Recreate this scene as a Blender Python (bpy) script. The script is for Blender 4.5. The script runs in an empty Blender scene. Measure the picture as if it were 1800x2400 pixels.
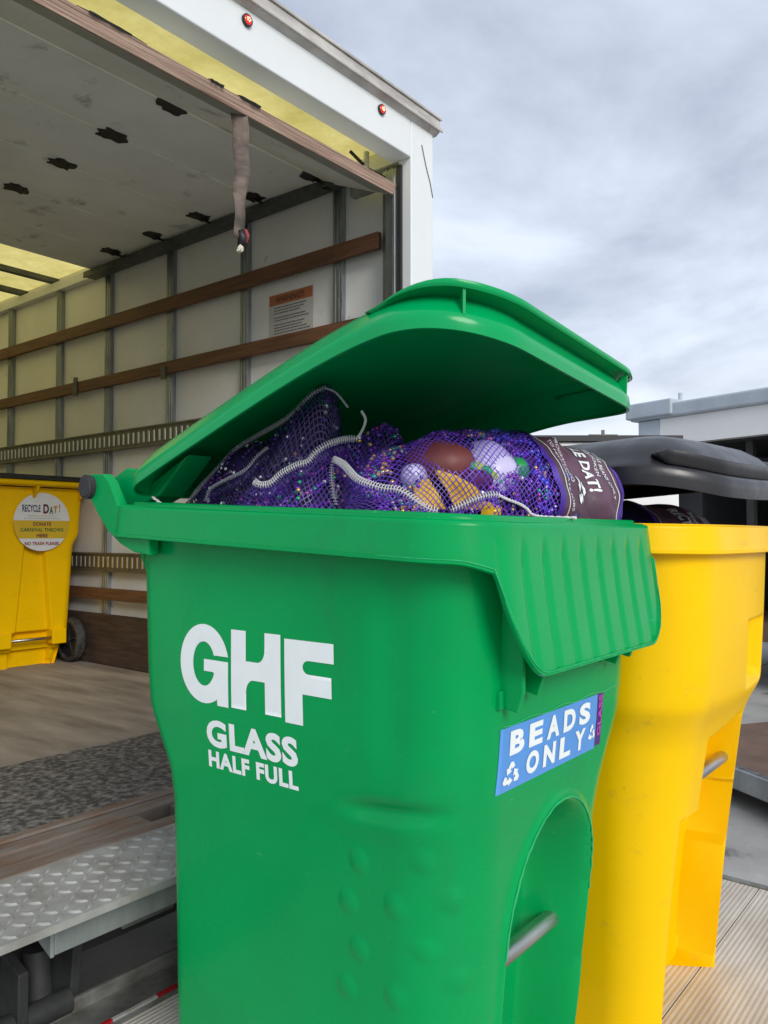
import bpy, bmesh, math, random
import numpy as np
from mathutils import Vector, Matrix, noise
from mathutils.bvhtree import BVHTree
random.seed(7); np.random.seed(7)
R = math.radians
scene = bpy.context.scene
C = scene.collection
# ------------------------------------------------------------------ camera
CAMZ = 1.05
cd = bpy.data.cameras.new("camera"); cam = bpy.data.objects.new("camera", cd); C.objects.link(cam)
cam.location = (0, 0, CAMZ)
cam.rotation_euler = (R(90 + 1.67), 0, R(-51))
cd.sensor_fit = 'VERTICAL'; cd.sensor_height = 36; cd.sensor_width = 27; cd.lens = 27.75
cd.clip_start = .02; cd.clip_end = 3000
scene.camera = cam
# ------------------------------------------------------------------ world
SUN_EL, SUN_AZ = R(29), R(205)      # azimuth measured from +Y towards +X
w = bpy.data.worlds.new("World"); scene.world = w; w.use_nodes = True
nt = w.node_tree; nt.nodes.clear()
def nn(t, **k):
    n = nt.nodes.new(t)
    for a, b in k.items(): setattr(n, a, b)
    return n
out = nn('ShaderNodeOutputWorld'); bg = nn('ShaderNodeBackground'); bg.inputs[1].default_value = .1
sky = nn('ShaderNodeTexSky', sky_type='NISHITA'); sky.sun_disc = False
sky.sun_elevation = SUN_EL; sky.sun_rotation = SUN_AZ
tc = nn('ShaderNodeTexCoord'); sep = nn('ShaderNodeSeparateXYZ'); nt.links.new(tc.outputs['Generated'], sep.inputs[0])
# project the direction on a cloud deck so clouds flatten towards the horizon
zz = nn('ShaderNodeMath', operation='ADD'); nt.links.new(sep.outputs[2], zz.inputs[0]); zz.inputs[1].default_value = .16
zc = nn('ShaderNodeMath', operation='MAXIMUM'); nt.links.new(zz.outputs[0], zc.inputs[0]); zc.inputs[1].default_value = .05
dx = nn('ShaderNodeMath', operation='DIVIDE'); dy = nn('ShaderNodeMath', operation='DIVIDE')
nt.links.new(sep.outputs[0], dx.inputs[0]); nt.links.new(zc.outputs[0], dx.inputs[1])
nt.links.new(sep.outputs[1], dy.inputs[0]); nt.links.new(zc.outputs[0], dy.inputs[1])
cmb = nn('ShaderNodeCombineXYZ'); nt.links.new(dx.outputs[0], cmb.inputs[0]); nt.links.new(dy.outputs[0], cmb.inputs[1])
n1 = nn('ShaderNodeTexNoise'); n1.inputs['Scale'].default_value = 1.5; n1.inputs['Detail'].default_value = 8; n1.inputs['Roughness'].default_value = .56
n1.inputs['Distortion'].default_value = .3
nt.links.new(cmb.outputs[0], n1.inputs['Vector'])
cr = nn('ShaderNodeValToRGB'); nt.links.new(n1.outputs['Fac'], cr.inputs[0])
e = cr.color_ramp.elements
e[0].position = .36; e[0].color = (3.35, 3.75, 4.6, 1); e[1].position = .64; e[1].color = (5.6, 6.1, 7.05, 1)
hz = nn('ShaderNodeMapRange'); nt.links.new(sep.outputs[2], hz.inputs[0])
hz.inputs[1].default_value = .02; hz.inputs[2].default_value = .25; hz.inputs[3].default_value = 1; hz.inputs[4].default_value = 0
hn = nn('ShaderNodeMath', operation='MULTIPLY'); nt.links.new(hz.outputs[0], hn.inputs[0]); hn.inputs[1].default_value = .8
mh = nn('ShaderNodeMix', data_type='RGBA'); nt.links.new(hn.outputs[0], mh.inputs[0])
nt.links.new(cr.outputs[0], mh.inputs[6]); mh.inputs[7].default_value = (7.2, 7.5, 7.9, 1)
mx = nn('ShaderNodeMix', data_type='RGBA'); mx.inputs[0].default_value = .92
nt.links.new(sky.outputs[0], mx.inputs[6]); nt.links.new(mh.outputs[2], mx.inputs[7])
nt.links.new(mx.outputs[2], bg.inputs[0]); nt.links.new(bg.outputs[0], out.inputs[0])
sd = bpy.data.lights.new("sun", 'SUN'); sd.energy = 1.5; sd.angle = R(26); sd.color = (1, .95, .88)
so = bpy.data.objects.new("sun", sd); C.objects.link(so)
sv = Vector((math.sin(SUN_AZ)*math.cos(SUN_EL), math.cos(SUN_AZ)*math.cos(SUN_EL), math.sin(SUN_EL)))
so.rotation_euler = sv.to_track_quat('Z', 'Y').to_euler()
scene.view_settings.view_transform = 'Standard'; scene.view_settings.look = 'None'
scene.view_settings.exposure = 0.66; scene.view_settings.gamma = 1
scene.render.engine = 'CYCLES'
scene.cycles.transparent_max_bounces = 16; scene.cycles.max_bounces = 12; scene.cycles.diffuse_bounces = 10; scene.cycles.transmission_bounces = 8

# ------------------------------------------------------------------ materials
def new_mat(name):
    m = bpy.data.materials.new(name); m.use_nodes = True
    t = m.node_tree; b = t.nodes['Principled BSDF']
    return m, t, b
def add(t, ty, **k):
    n = t.nodes.new(ty)
    for a, b in k.items(): setattr(n, a, b)
    return n
def mat(name, col, rough=.5, metal=0, var=.0, scale=8, col2=None, bump=0, bscale=60, rvar=0, stretch=None, coat=0, spec=.5, detail=5, lo=.35, hi=.65, wave=None):
    """noise mottled principled material in object space"""
    m, t, b = new_mat(name)
    b.inputs['Roughness'].default_value = rough; b.inputs['Metallic'].default_value = metal
    b.inputs['Specular IOR Level'].default_value = spec; b.inputs['Coat Weight'].default_value = coat; b.inputs['Coat Roughness'].default_value = .08
    co = add(t, 'ShaderNodeTexCoord'); mp = add(t, 'ShaderNodeMapping'); t.links.new(co.outputs['Object'], mp.inputs[0])
    if stretch: mp.inputs['Scale'].default_value = stretch
    if col2 is None: col2 = tuple(c*(1-var) for c in col)
    n = add(t, 'ShaderNodeTexNoise'); n.inputs['Scale'].default_value = scale; n.inputs['Detail'].default_value = detail
    n.inputs['Roughness'].default_value = .6
    t.links.new(mp.outputs[0], n.inputs['Vector'])
    r = add(t, 'ShaderNodeValToRGB'); r.color_ramp.elements[0].position = lo; r.color_ramp.elements[1].position = hi
    r.color_ramp.elements[0].color = (*col, 1); r.color_ramp.elements[1].color = (*col2, 1)
    t.links.new(n.outputs[0], r.inputs[0]); t.links.new(r.outputs[0], b.inputs['Base Color'])
    if rvar:
        n2 = add(t, 'ShaderNodeTexNoise'); n2.inputs['Scale'].default_value = scale*2.3; n2.inputs['Detail'].default_value = 6
        t.links.new(mp.outputs[0], n2.inputs['Vector'])
        mr = add(t, 'ShaderNodeMapRange'); mr.inputs[1].default_value = .3; mr.inputs[2].default_value = .7
        mr.inputs[3].default_value = rough-rvar; mr.inputs[4].default_value = rough+rvar
        t.links.new(n2.outputs[0], mr.inputs[0]); t.links.new(mr.outputs[0], b.inputs['Roughness'])
    if bump:
        n3 = add(t, 'ShaderNodeTexNoise'); n3.inputs['Scale'].default_value = bscale; n3.inputs['Detail'].default_value = 4
        t.links.new(mp.outputs[0], n3.inputs['Vector'])
        bp = add(t, 'ShaderNodeBump'); bp.inputs['Strength'].default_value = bump; bp.inputs['Distance'].default_value = .005
        t.links.new(n3.outputs[0], bp.inputs['Height']); t.links.new(bp.outputs[0], b.inputs['Normal'])
        if wave:
            wv = add(t, 'ShaderNodeTexWave', bands_direction=wave[0]); wv.inputs['Scale'].default_value = wave[1]
            t.links.new(co.outputs['Object'], wv.inputs['Vector'])
            b2 = add(t, 'ShaderNodeBump'); b2.inputs['Strength'].default_value = wave[2]; b2.inputs['Distance'].default_value = .004
            t.links.new(wv.outputs['Fac'], b2.inputs['Height']); t.links.new(bp.outputs[0], b2.inputs['Normal'])
            t.links.new(b2.outputs[0], b.inputs['Normal'])
    return m
def scuffs(m, col, amount=.5, scale=30, stretch=(1, 1, 6), lo=.66, hi=.72):
    """thin pale or dark marks mixed over the base colour"""
    t = m.node_tree; b = t.nodes['Principled BSDF']
    l = b.inputs['Base Color'].links[0]; src = l.from_socket
    co = add(t, 'ShaderNodeTexCoord'); mp = add(t, 'ShaderNodeMapping'); mp.inputs['Scale'].default_value = stretch
    t.links.new(co.outputs['Object'], mp.inputs[0])
    n = add(t, 'ShaderNodeTexNoise'); n.inputs['Scale'].default_value = scale; n.inputs['Detail'].default_value = 8; n.inputs['Roughness'].default_value = .65
    t.links.new(mp.outputs[0], n.inputs['Vector'])
    mr = add(t, 'ShaderNodeMapRange'); mr.inputs[1].default_value = lo; mr.inputs[2].default_value = hi; mr.inputs[3].default_value = 0; mr.inputs[4].default_value = amount
    t.links.new(n.outputs[0], mr.inputs[0])
    x = add(t, 'ShaderNodeMix', data_type='RGBA'); t.links.new(mr.outputs[0], x.inputs[0]); t.links.new(src, x.inputs[6]); x.inputs[7].default_value = (*col, 1)
    t.links.new(x.outputs[2], b.inputs['Base Color'])
    return m
M = {}
M['green'] = scuffs(mat('green_plastic', (.000, .325, .082), .26, spec=.12, coat=.08, var=.10, scale=3, rvar=.06, bump=.02, bscale=220), (.14, .46, .27), .5, 30, (1, 1, 5), .67, .74); scuffs(M['green'], (.02, .18, .07), .45, 5, (1, 1, .5), .56, .8); scuffs(M['green'], (.05, .05, .04), .7, 60, (1, 1, 1), .74, .78)
M['green_lid'] = scuffs(mat('green_lid_plastic', (.000, .345, .098), .22, spec=.20, coat=.10, var=.08, scale=3, rvar=.05, bump=.012, bscale=220), (.18, .5, .32), .4, 34, (1, 3, 4), .69, .75); scuffs(M['green_lid'], (.05, .06, .05), .6, 55, (1, 1, 1), .74, .78)
M['green_flash'] = mat('green_flash', (.01, .42, .14), .35)
M['yellow'] = scuffs(mat('yellow_plastic', (.92, .555, .0), .36, spec=.16, var=.08, scale=3, rvar=.07, bump=.02, bscale=200), (.34, .22, .05), .6, 9, (1, 1, 1.6), .60, .80); scuffs(M['yellow'], (.22, .15, .05), .7, 34, (1, 1, 1.2), .68, .76)
M['black'] = mat('black_plastic', (.022, .022, .025), .36, var=.3, scale=9, rvar=.08, bump=.03, bscale=200)
M['cap'] = mat('cap_rubber', (.035, .035, .04), .55, var=.3, scale=40)
M['bar'] = mat('galvanised_bar', (.55, .55, .54), .38, 1, var=.35, scale=25, stretch=(.2, 1, 1), rvar=.1, bump=.1, bscale=200)
M['white_vinyl'] = mat('white_vinyl', (.80, .86, .86), .45, var=.05, scale=20)
M['blue_vinyl'] = mat('blue_vinyl', (.09, .30, .72), .35, var=.06, scale=10)
M['purple_vinyl'] = mat('purple_vinyl', (.075, .02, .20), .4, var=.2, scale=40)
M['pink_vinyl'] = mat('pink_vinyl', (.42, .05, .42), .4)
M['panel'] = scuffs(mat('frp_panel', (.78, .79, .78), .5, var=.12, scale=2.2, rvar=.1, bump=.03), (.10, .10, .10), .45, 9, (1, 1, 1.3), .66, .76)
M['door'] = scuffs(mat('door_panel', (.86, .88, .88), .6, var=.12, scale=2.5, bump=.03), (.12, .12, .12), .7, 6, (1, 1, 1), .60, .74)
M['galv'] = mat('galvanised_post', (.40, .43, .44), .38, .85, var=.35, scale=14, stretch=(1, 1, .3), rvar=.12, bump=.05)
M['galv_dark'] = mat('dark_galvanised', (.11, .12, .12), .5, .5, var=.4, scale=14)
M['track'] = mat('cargo_track_steel', (.17, .17, .16), .45, .6, var=.3, scale=14)
M['hole'] = mat('bare_steel', (.62, .64, .65), .35, .9, var=.1)
M['wood'] = mat('rail_wood', (.17, .075, .035), .6, col2=(.085, .04, .022), scale=7, stretch=(6, .5, 8), bump=.2, bscale=30)
M['kick'] = mat('kickboard_wood', (.075, .045, .032), .7, col2=(.03, .02, .016), scale=7, stretch=(3, .6, 6), bump=.25, bscale=30)
M['ply'] = mat('ply_edge', (.62, .43, .34), .8, col2=(.20, .13, .09), scale=10, stretch=(.4, 60, 60), bump=.5, bscale=14, lo=.4, hi=.6)
M['frame'] = scuffs(mat('white_frame_paint', (.74, .77, .77), .42, var=.05, scale=4, rvar=.08), (.25, .25, .25), .5, 11, (1, 1, .8), .69, .78)
M['rail_grey'] = mat('grey_door_rail', (.42, .44, .43), .5, .2, var=.25, scale=5)
M['alu'] = scuffs(mat('weathered_aluminium', (.60, .57, .53), .62, .25, var=.35, scale=7, stretch=(1, 1, 3), bump=.1), (.15, .13, .11), .6, 12, (1, 1, 1), .6, .75)
M['black_steel'] = mat('black_hinge', (.012, .012, .013), .5, var=.3)
M['floor_wood'] = scuffs(mat('truck_floor_wood', (.33, .285, .235), .75, col2=(.17, .145, .12), scale=2.2, stretch=(3.5, .7, 1), bump=.2, bscale=50), (.45, .42, .36), .5, 20, (2, .6, 1), .66, .75)
M['mat_rubber'] = mat('dirty_tread', (.05, .047, .045), .75, col2=(.26, .245, .23), scale=48, bump=1, bscale=120, detail=8, lo=.42, hi=.68)
M['rust'] = mat('rusty_steel', (.205, .18, .16), .75, .15, col2=(.17, .105, .07), scale=6, stretch=(.7, 5, 1), bump=.35, bscale=40, lo=.42, hi=.62)
M['plate'] = mat('diamond_plate', (.40, .41, .40), .6, .15, col2=(.27, .265, .25), scale=12, bump=.08, bscale=60, rvar=.1)
M['bumper'] = mat('grey_galvanised', (.36, .40, .405), .55, .35, col2=(.22, .25, .25), scale=10, stretch=(1, 1, .35), bump=.06)
M['under'] = mat('under_steel', (.05, .055, .055), .65, .2, var=.5, scale=10, bump=.15)
M['beam'] = mat('worn_grey_steel', (.24, .25, .24), .65, .2, col2=(.12, .12, .11), scale=14, bump=.1)
M['deck'] = scuffs(mat('ribbed_deck', (.60, .56, .50), .6, .1, col2=(.42, .375, .31), scale=3.2, stretch=(.8, 2.2, 1), bump=.1, wave=('Y', 26, .38), lo=.4, hi=.7), (.14, .12, .10), .6, 13, (1, 1.4, 1), .63, .78)
M['tape_red'] = mat('red_tape', (.42, .012, .015), .35, var=.3, scale=40)
M['tape_white'] = mat('white_tape', (.40, .40, .38), .45, var=.35, scale=20)
M['concrete'] = scuffs(mat('concrete', (.40, .395, .375), .85, var=.35, scale=1.3, bump=.3, bscale=60, detail=9), (.07, .07, .07), .7, 2.6, (1, 1, 1), .58, .66); scuffs(M['concrete'], (.45, .44, .41), .5, 5, (1, 3, 1), .58, .7)
M['strap'] = mat('strap_webbing', (.07, .055, .045), .85, col2=(.26, .20, .165), scale=7, stretch=(1, 1, 1.6), bump=.4, bscale=400)
M['strap_red'] = mat('strap_red', (.30, .05, .05), .8)
M['fluff'] = mat('frayed_fibre', (.75, .70, .58), .9)
M['orange'] = mat('orange_print', (.42, .13, .06), .5)
M['paper'] = mat('label_paper', (.52, .52, .50), .55, var=.05)
M['ink'] = mat('dark_ink', (.03, .03, .035), .6)
M['ink_grey'] = mat('grey_ink', (.12, .12, .12), .6)
M['navy'] = mat('navy_ink', (.01, .03, .10), .5); M['plum_ink'] = mat('plum_ink', (.12, .01, .05), .5)
M['green_ink'] = mat('green_ink', (.02, .16, .03), .5); M['gold_ink'] = mat('gold_ink', (.55, .27, .02), .5)
M['red_ink'] = mat('red_ink', (.30, .01, .02), .5)
M['sticker_white'] = mat('sticker_white', (.72, .74, .74), .45); M['sticker_yellow'] = mat('sticker_yellow', (.66, .44, .02), .45)
M['tyre'] = mat('tyre_rubber', (.02, .02, .02), .75, col2=(.06, .058, .055), scale=30, bump=.2)
M['hub'] = mat('wheel_hub', (.018, .018, .02), .5)
M['thread'] = mat('white_thread', (.70, .70, .72), .8, var=.15, scale=80)
M['thread_grey'] = mat('grey_thread', (.36, .36, .42), .8, var=.2, scale=80)
M['core'] = mat('bag_core', (.032, .013, .09), .8, var=.5, scale=30)
M['label_plum'] = mat('plum_band', (.135, .055, .095), .45, col2=(.07, .035, .06), scale=16, bump=.25, bscale=90, rvar=.1)
M['ball_white'] = mat('pale_ball', (.60, .56, .85), .35, var=.08); M['ball_green'] = mat('green_ball', (.03, .38, .10), .3, var=.3)
M['ball_red'] = mat('red_ball', (.30, .01, .05), .3); M['ball_maroon'] = mat('maroon_ball', (.12, .025, .045), .55, col2=(.20, .05, .03), scale=12)
M['cloth_dpurple'] = mat('dark_purple_plush', (.10, .01, .14), .8, var=.4, scale=60); M['pom_green'] = mat('pompom_green', (.03, .42, .12), .8); M['pom_lime'] = mat('pompom_lime', (.45, .60, .05), .8)
M['cloth_yellow'] = mat('yellow_cloth', (.72, .42, .01), .7, var=.1); M['cloth_purple'] = mat('purple_cloth', (.12, .03, .42), .7)
M['bg_white'] = mat('truck_white', (.80, .80, .79), .5, var=.06, scale=2); M['bg_cap'] = mat('truck_cap', (.46, .52, .58), .5, var=.2, scale=3)
M['bg_dark'] = mat('dark_interior', (.03, .032, .032), .7, var=.3, scale=2); M['seal'] = mat('dark_seal', (.02, .02, .02), .5)
M['bg_brown'] = mat('brown_ply', (.17, .105, .075), .7, var=.35, scale=5); M['leaf'] = mat('far_foliage', (.05, .055, .03), .8, var=.4, scale=2)
M['pole'] = mat('pole_wood', (.18, .17, .16), .8, var=.3)
# translucent roof skin
m, t, b = new_mat('translucent_roof'); M['roof'] = m
b.inputs['Base Color'].default_value = (.55, .50, .20, 1); b.inputs['Roughness'].default_value = .6
tr = add(t, 'ShaderNodeBsdfTranslucent'); n = add(t, 'ShaderNodeTexNoise'); n.inputs['Scale'].default_value = 5; n.inputs['Detail'].default_value = 9; n.inputs['Roughness'].default_value = .7
co = add(t, 'ShaderNodeTexCoord'); t.links.new(co.outputs['Object'], n.inputs['Vector'])
rr = add(t, 'ShaderNodeValToRGB'); rr.color_ramp.elements[0].position = .3; rr.color_ramp.elements[1].position = .7
rr.color_ramp.elements[0].color = (.55, .45, .12, 1); rr.color_ramp.elements[1].color = (.82, .69, .25, 1)
t.links.new(n.outputs[0], rr.inputs[0]); t.links.new(rr.outputs[0], tr.inputs[0])
mxs = add(t, 'ShaderNodeMixShader'); mxs.inputs[0].default_value = .93
t.links.new(b.outputs[0], mxs.inputs[1]); t.links.new(tr.outputs[0], mxs.inputs[2]); t.links.new(mxs.outputs[0], t.nodes['Material Output'].inputs[0])
# marker lamp
m, t, b = new_mat('lamp_red'); M['lamp'] = m; b.inputs['Base Color'].default_value = (.5, .01, .01, 1); b.inputs['Roughness'].default_value = .15
b.inputs['Emission Color'].default_value = (1, .03, .01, 1); b.inputs['Emission Strength'].default_value = .5
m, t, b = new_mat('lamp_led'); M['led'] = m; b.inputs['Emission Color'].default_value = (1, .12, .05, 1); b.inputs['Emission Strength'].default_value = 12
# net: threads drawn in the cloth's own UV (metres)
def net_mat(name, c1, c2, cell=.0075, th=.30, diamond=True):
    m, t, b = new_mat(name); b.inputs['Roughness'].default_value = .45
    uv = add(t, 'ShaderNodeTexCoord'); nz = add(t, 'ShaderNodeTexNoise'); nz.inputs['Scale'].default_value = 9; nz.inputs['Detail'].default_value = 1.5
    t.links.new(uv.outputs['UV'], nz.inputs['Vector'])
    sb = add(t, 'ShaderNodeVectorMath', operation='SUBTRACT'); t.links.new(nz.outputs['Color'], sb.inputs[0]); sb.inputs[1].default_value = (.5, .5, .5)
    sc = add(t, 'ShaderNodeVectorMath', operation='SCALE'); sc.inputs['Scale'].default_value = .026; t.links.new(sb.outputs[0], sc.inputs[0])
    ad = add(t, 'ShaderNodeVectorMath', operation='ADD'); t.links.new(uv.outputs['UV'], ad.inputs[0]); t.links.new(sc.outputs[0], ad.inputs[1])
    mp = add(t, 'ShaderNodeMapping'); t.links.new(ad.outputs[0], mp.inputs[0])
    mp.inputs['Scale'].default_value = (1/cell, 1/cell, 1)
    if diamond: mp.inputs['Rotation'].default_value = (0, 0, R(38))
    s = add(t, 'ShaderNodeSeparateXYZ'); t.links.new(mp.outputs[0], s.inputs[0])
    ms = []
    for i in (0, 1):
        f = add(t, 'ShaderNodeMath', operation='FRACT'); t.links.new(s.outputs[i], f.inputs[0])
        a = add(t, 'ShaderNodeMath', operation='SUBTRACT'); t.links.new(f.outputs[0], a.inputs[0]); a.inputs[1].default_value = .5
        g = add(t, 'ShaderNodeMath', operation='ABSOLUTE'); t.links.new(a.outputs[0], g.inputs[0])
        h = add(t, 'ShaderNodeMath', operation='LESS_THAN'); t.links.new(g.outputs[0], h.inputs[0]); h.inputs[1].default_value = th/2
        ms.append(h)
    mm = add(t, 'ShaderNodeMath', operation='MAXIMUM'); t.links.new(ms[0].outputs[0], mm.inputs[0]); t.links.new(ms[1].outputs[0], mm.inputs[1])
    n2 = add(t, 'ShaderNodeTexNoise'); n2.inputs['Scale'].default_value = 12; t.links.new(uv.outputs['Object'], n2.inputs['Vector'])
    rr = add(t, 'ShaderNodeValToRGB'); rr.color_ramp.elements[0].position = .35; rr.color_ramp.elements[1].position = .65
    rr.color_ramp.elements[0].color = (*c1, 1); rr.color_ramp.elements[1].color = (*c2, 1)
    t.links.new(n2.outputs[0], rr.inputs[0]); t.links.new(rr.outputs[0], b.inputs['Base Color'])
    tp = add(t, 'ShaderNodeBsdfTransparent'); x = add(t, 'ShaderNodeMixShader')
    t.links.new(mm.outputs[0], x.inputs[0]); t.links.new(tp.outputs[0], x.inputs[1]); t.links.new(b.outputs[0], x.inputs[2])
    t.links.new(x.outputs[0], t.nodes['Material Output'].inputs[0])
    return m
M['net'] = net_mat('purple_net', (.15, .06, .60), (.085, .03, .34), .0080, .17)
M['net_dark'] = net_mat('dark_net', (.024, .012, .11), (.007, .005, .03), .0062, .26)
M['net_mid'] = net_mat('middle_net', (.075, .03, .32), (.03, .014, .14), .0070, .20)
M['net_dense'] = net_mat('dense_net', (.10, .04, .46), (.06, .025, .28), .0045, .62)
def bead_mat(name, stops):
    m, t, b = new_mat(name); b.inputs['Metallic'].default_value = .45; b.inputs['Roughness'].default_value = .2
    g = add(t, 'ShaderNodeNewGeometry'); rr = add(t, 'ShaderNodeValToRGB'); rr.color_ramp.interpolation = 'CONSTANT'
    t.links.new(g.outputs['Random Per Island'], rr.inputs[0])
    els = rr.color_ramp.elements; els[0].color = (*stops[0], 1); els[0].position = 0
    els[1].position = 1/len(stops); els[1].color = (*stops[1], 1)
    for i in range(2, len(stops)):
        e = els.new(i/len(stops)); e.color = (*stops[i], 1)
    t.links.new(rr.outputs[0], b.inputs['Base Color']); return m
M['beads_mix'] = bead_mat('bead_mix', [(.20, .05, .60), (.10, .03, .34), (.30, .08, .62), (.05, .02, .20), (.02, .40, .20), (.16, .05, .50), (.75, .48, .14), (.80, .80, .90), (.08, .03, .30), (.45, .06, .34), (.22, .06, .55)])
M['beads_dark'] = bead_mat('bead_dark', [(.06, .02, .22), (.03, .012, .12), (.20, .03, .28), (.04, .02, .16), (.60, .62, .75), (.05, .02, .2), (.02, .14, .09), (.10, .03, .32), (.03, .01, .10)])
M['beads_green'] = bead_mat('bead_green', [(.02, .45, .25), (.75, .45, .12), (.03, .35, .3), (.8, .6, .4), (.4, .1, .6)])
M['beads_blue'] = bead_mat('bead_blue', [(.05, .08, .75), (.15, .04, .6), (.04, .15, .65), (.10, .08, .6)])

# ------------------------------------------------------------------ object helpers
def link(o, parent=None):
    C.objects.link(o)
    if parent: o.parent = parent
    return o
def tag(o, label=None, cat=None, group=None, kind=None):
    if label: o['label'] = label
    if cat: o['category'] = cat
    if group: o['group'] = group
    if kind: o['kind'] = kind
    return o
def empty(name, loc=(0, 0, 0), label=None, cat=None, group=None):
    o = bpy.data.objects.new(name, None); link(o); o.location = loc; o.empty_display_size = .1
    bpy.context.view_layer.update()
    return tag(o, label, cat, group)
def mesh_obj(name, verts, faces, m, parent=None, smooth=False, uvs=None, sharp=None):
    """vertices in world metres; the object gets its origin at the parent"""
    me = bpy.data.meshes.new(name)
    off = Vector((0, 0, 0)) if parent is None else world_of(parent)
    v = np.asarray(verts, dtype=float).reshape(-1, 3) - np.array(off)
    me.from_pydata([tuple(a) for a in v], [], [tuple(int(q) for q in f) for f in faces])
    me.update()
    if uvs is not None:
        ul = me.uv_layers.new(name='UVMap'); li = np.empty(len(me.loops), dtype=int); me.loops.foreach_get('vertex_index', li)
        ul.data.foreach_set('uv', np.asarray(uvs)[li].astype(np.float32).ravel())
    if smooth:
        me.polygons.foreach_set('use_smooth', [True]*len(me.polygons))
        if sharp: me.set_sharp_from_angle(angle=R(sharp))
    me.materials.append(M[m] if isinstance(m, str) else m)
    o = bpy.data.objects.new(name, me); link(o, parent)
    return o
def world_of(o):
    p = Vector(o.location)
    while o.parent: o = o.parent; p = p + Vector(o.location)
    return p
class MB:
    def __init__(s): s.v = []; s.f = []
    def addm(s, v, f):
        k = len(s.v); s.v += [tuple(p) for p in v]; s.f += [tuple(i+k for i in q) for q in f]; return s
    def box(s, x0, x1, y0, y1, z0, z1):
        v = [(x0,y0,z0),(x1,y0,z0),(x1,y1,z0),(x0,y1,z0),(x0,y0,z1),(x1,y0,z1),(x1,y1,z1),(x0,y1,z1)]
        return s.addm(v, [(3,2,1,0),(4,5,6,7),(0,1,5,4),(1,2,6,5),(2,3,7,6),(3,0,4,7)])
    def obox(s, c, e1, e2, e3, a, b_, c_):
        c, e1, e2, e3 = map(Vector, (c, e1, e2, e3)); v = []
        for k in (-1, 1):
            for i, j in ((-1,-1),(1,-1),(1,1),(-1,1)): v.append(c+e1*a*i+e2*b_*j+e3*c_*k)
        return s.addm(v, [(3,2,1,0),(4,5,6,7),(0,1,5,4),(1,2,6,5),(2,3,7,6),(3,0,4,7)])
    def prism(s, poly, axis, a0, a1):
        """poly: 2D points; axis 0/1/2 = extrusion axis"""
        n = len(poly); v = []
        for a in (a0, a1):
            for p in poly:
                q = list(p); q.insert(axis, a); v.append(q)
        f = [tuple(range(n))[::-1], tuple(range(n, 2*n))]+[(i, (i+1) % n, (i+1) % n+n, i+n) for i in range(n)]
        return s.addm(v, f)
    def tube(s, pts, r, n=10, cap=True):
        pts = [Vector(p) for p in pts]; rs = r if isinstance(r, (list, tuple)) else [r]*len(pts)
        up = None; base = len(s.v); 
        for i, p in enumerate(pts):
            d = (pts[min(i+1, len(pts)-1)]-pts[max(i-1, 0)]).normalized()
            if up is None:
                up = Vector((0, 0, 1)) if abs(d.z) < .9 else Vector((1, 0, 0))
            a = d.cross(up); 
            if a.length < 1e-6: a = d.orthogonal()
            a.normalize(); b_ = a.cross(d).normalized(); up = b_
            for k in range(n):
                t_ = 2*math.pi*k/n; s.v.append(tuple(p+(a*math.cos(t_)+b_*math.sin(t_))*rs[i]))
        for i in range(len(pts)-1):
            for k in range(n):
                q = base+i*n; s.f.append((q+k, q+(k+1) % n, q+n+(k+1) % n, q+n+k))
        if cap:
            s.f.append(tuple(base+k for k in range(n))[::-1]); q = base+(len(pts)-1)*n; s.f.append(tuple(q+k for k in range(n)))
        return s
    def build(s, name, m, parent=None, smooth=False, sharp=None, bevel=0, seg=2):
        o = mesh_obj(name, s.v, s.f, m, parent, smooth, sharp=sharp)
        if bevel:
            b = o.modifiers.new('bevel', 'BEVEL'); b.width = bevel; b.segments = seg; b.limit_method = 'ANGLE'; b.angle_limit = R(40)
        return o
def grid_faces(nr, nc, closed=True, off=0):
    f = []
    cc = nc if closed else nc-1
    for i in range(nr-1):
        for j in range(cc):
            k = (j+1) % nc
            f.append((off+i*nc+j, off+i*nc+k, off+(i+1)*nc+k, off+(i+1)*nc+j))
    return f
def sst(a, b, x):
    t_ = np.clip((x-a)/(b-a), 0, 1); return t_*t_*(3-2*t_)
def rpath(x0, x1, y0, y1, rf, rb, nf=40, ns=40, nb=20, na=10):
    """closed rounded rectangle: front edge (y0) left->right, then round counter-clockwise"""
    P = []; N = []
    def arc(cx, cy, r, a0, a1):
        for k in range(na):
            a = a0+(a1-a0)*(k+.5)/na; P.append((cx+r*math.cos(a), cy+r*math.sin(a))); N.append((math.cos(a), math.sin(a)))
    def seg(p, q, n, nv):
        for k in range(n+1):
            t_ = k/n; P.append((p[0]+(q[0]-p[0])*t_, p[1]+(q[1]-p[1])*t_)); N.append(nv)
    h = math.pi/2
    seg((x0+rf, y0), (x1-rf, y0), nf, (0, -1)); arc(x1-rf, y0+rf, rf, -h, 0)
    seg((x1, y0+rf), (x1, y1-rb), ns, (1, 0)); arc(x1-rb, y1-rb, rb, 0, h)
    seg((x1-rb, y1), (x0+rb, y1), nb, (0, 1)); arc(x0+rb, y1-rb, rb, h, 2*h)
    seg((x0, y1-rb), (x0, y0+rf), ns, (-1, 0)); arc(x0+rf, y0+rf, rf, 2*h, 3*h)
    return np.array(P), np.array(N)
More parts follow.
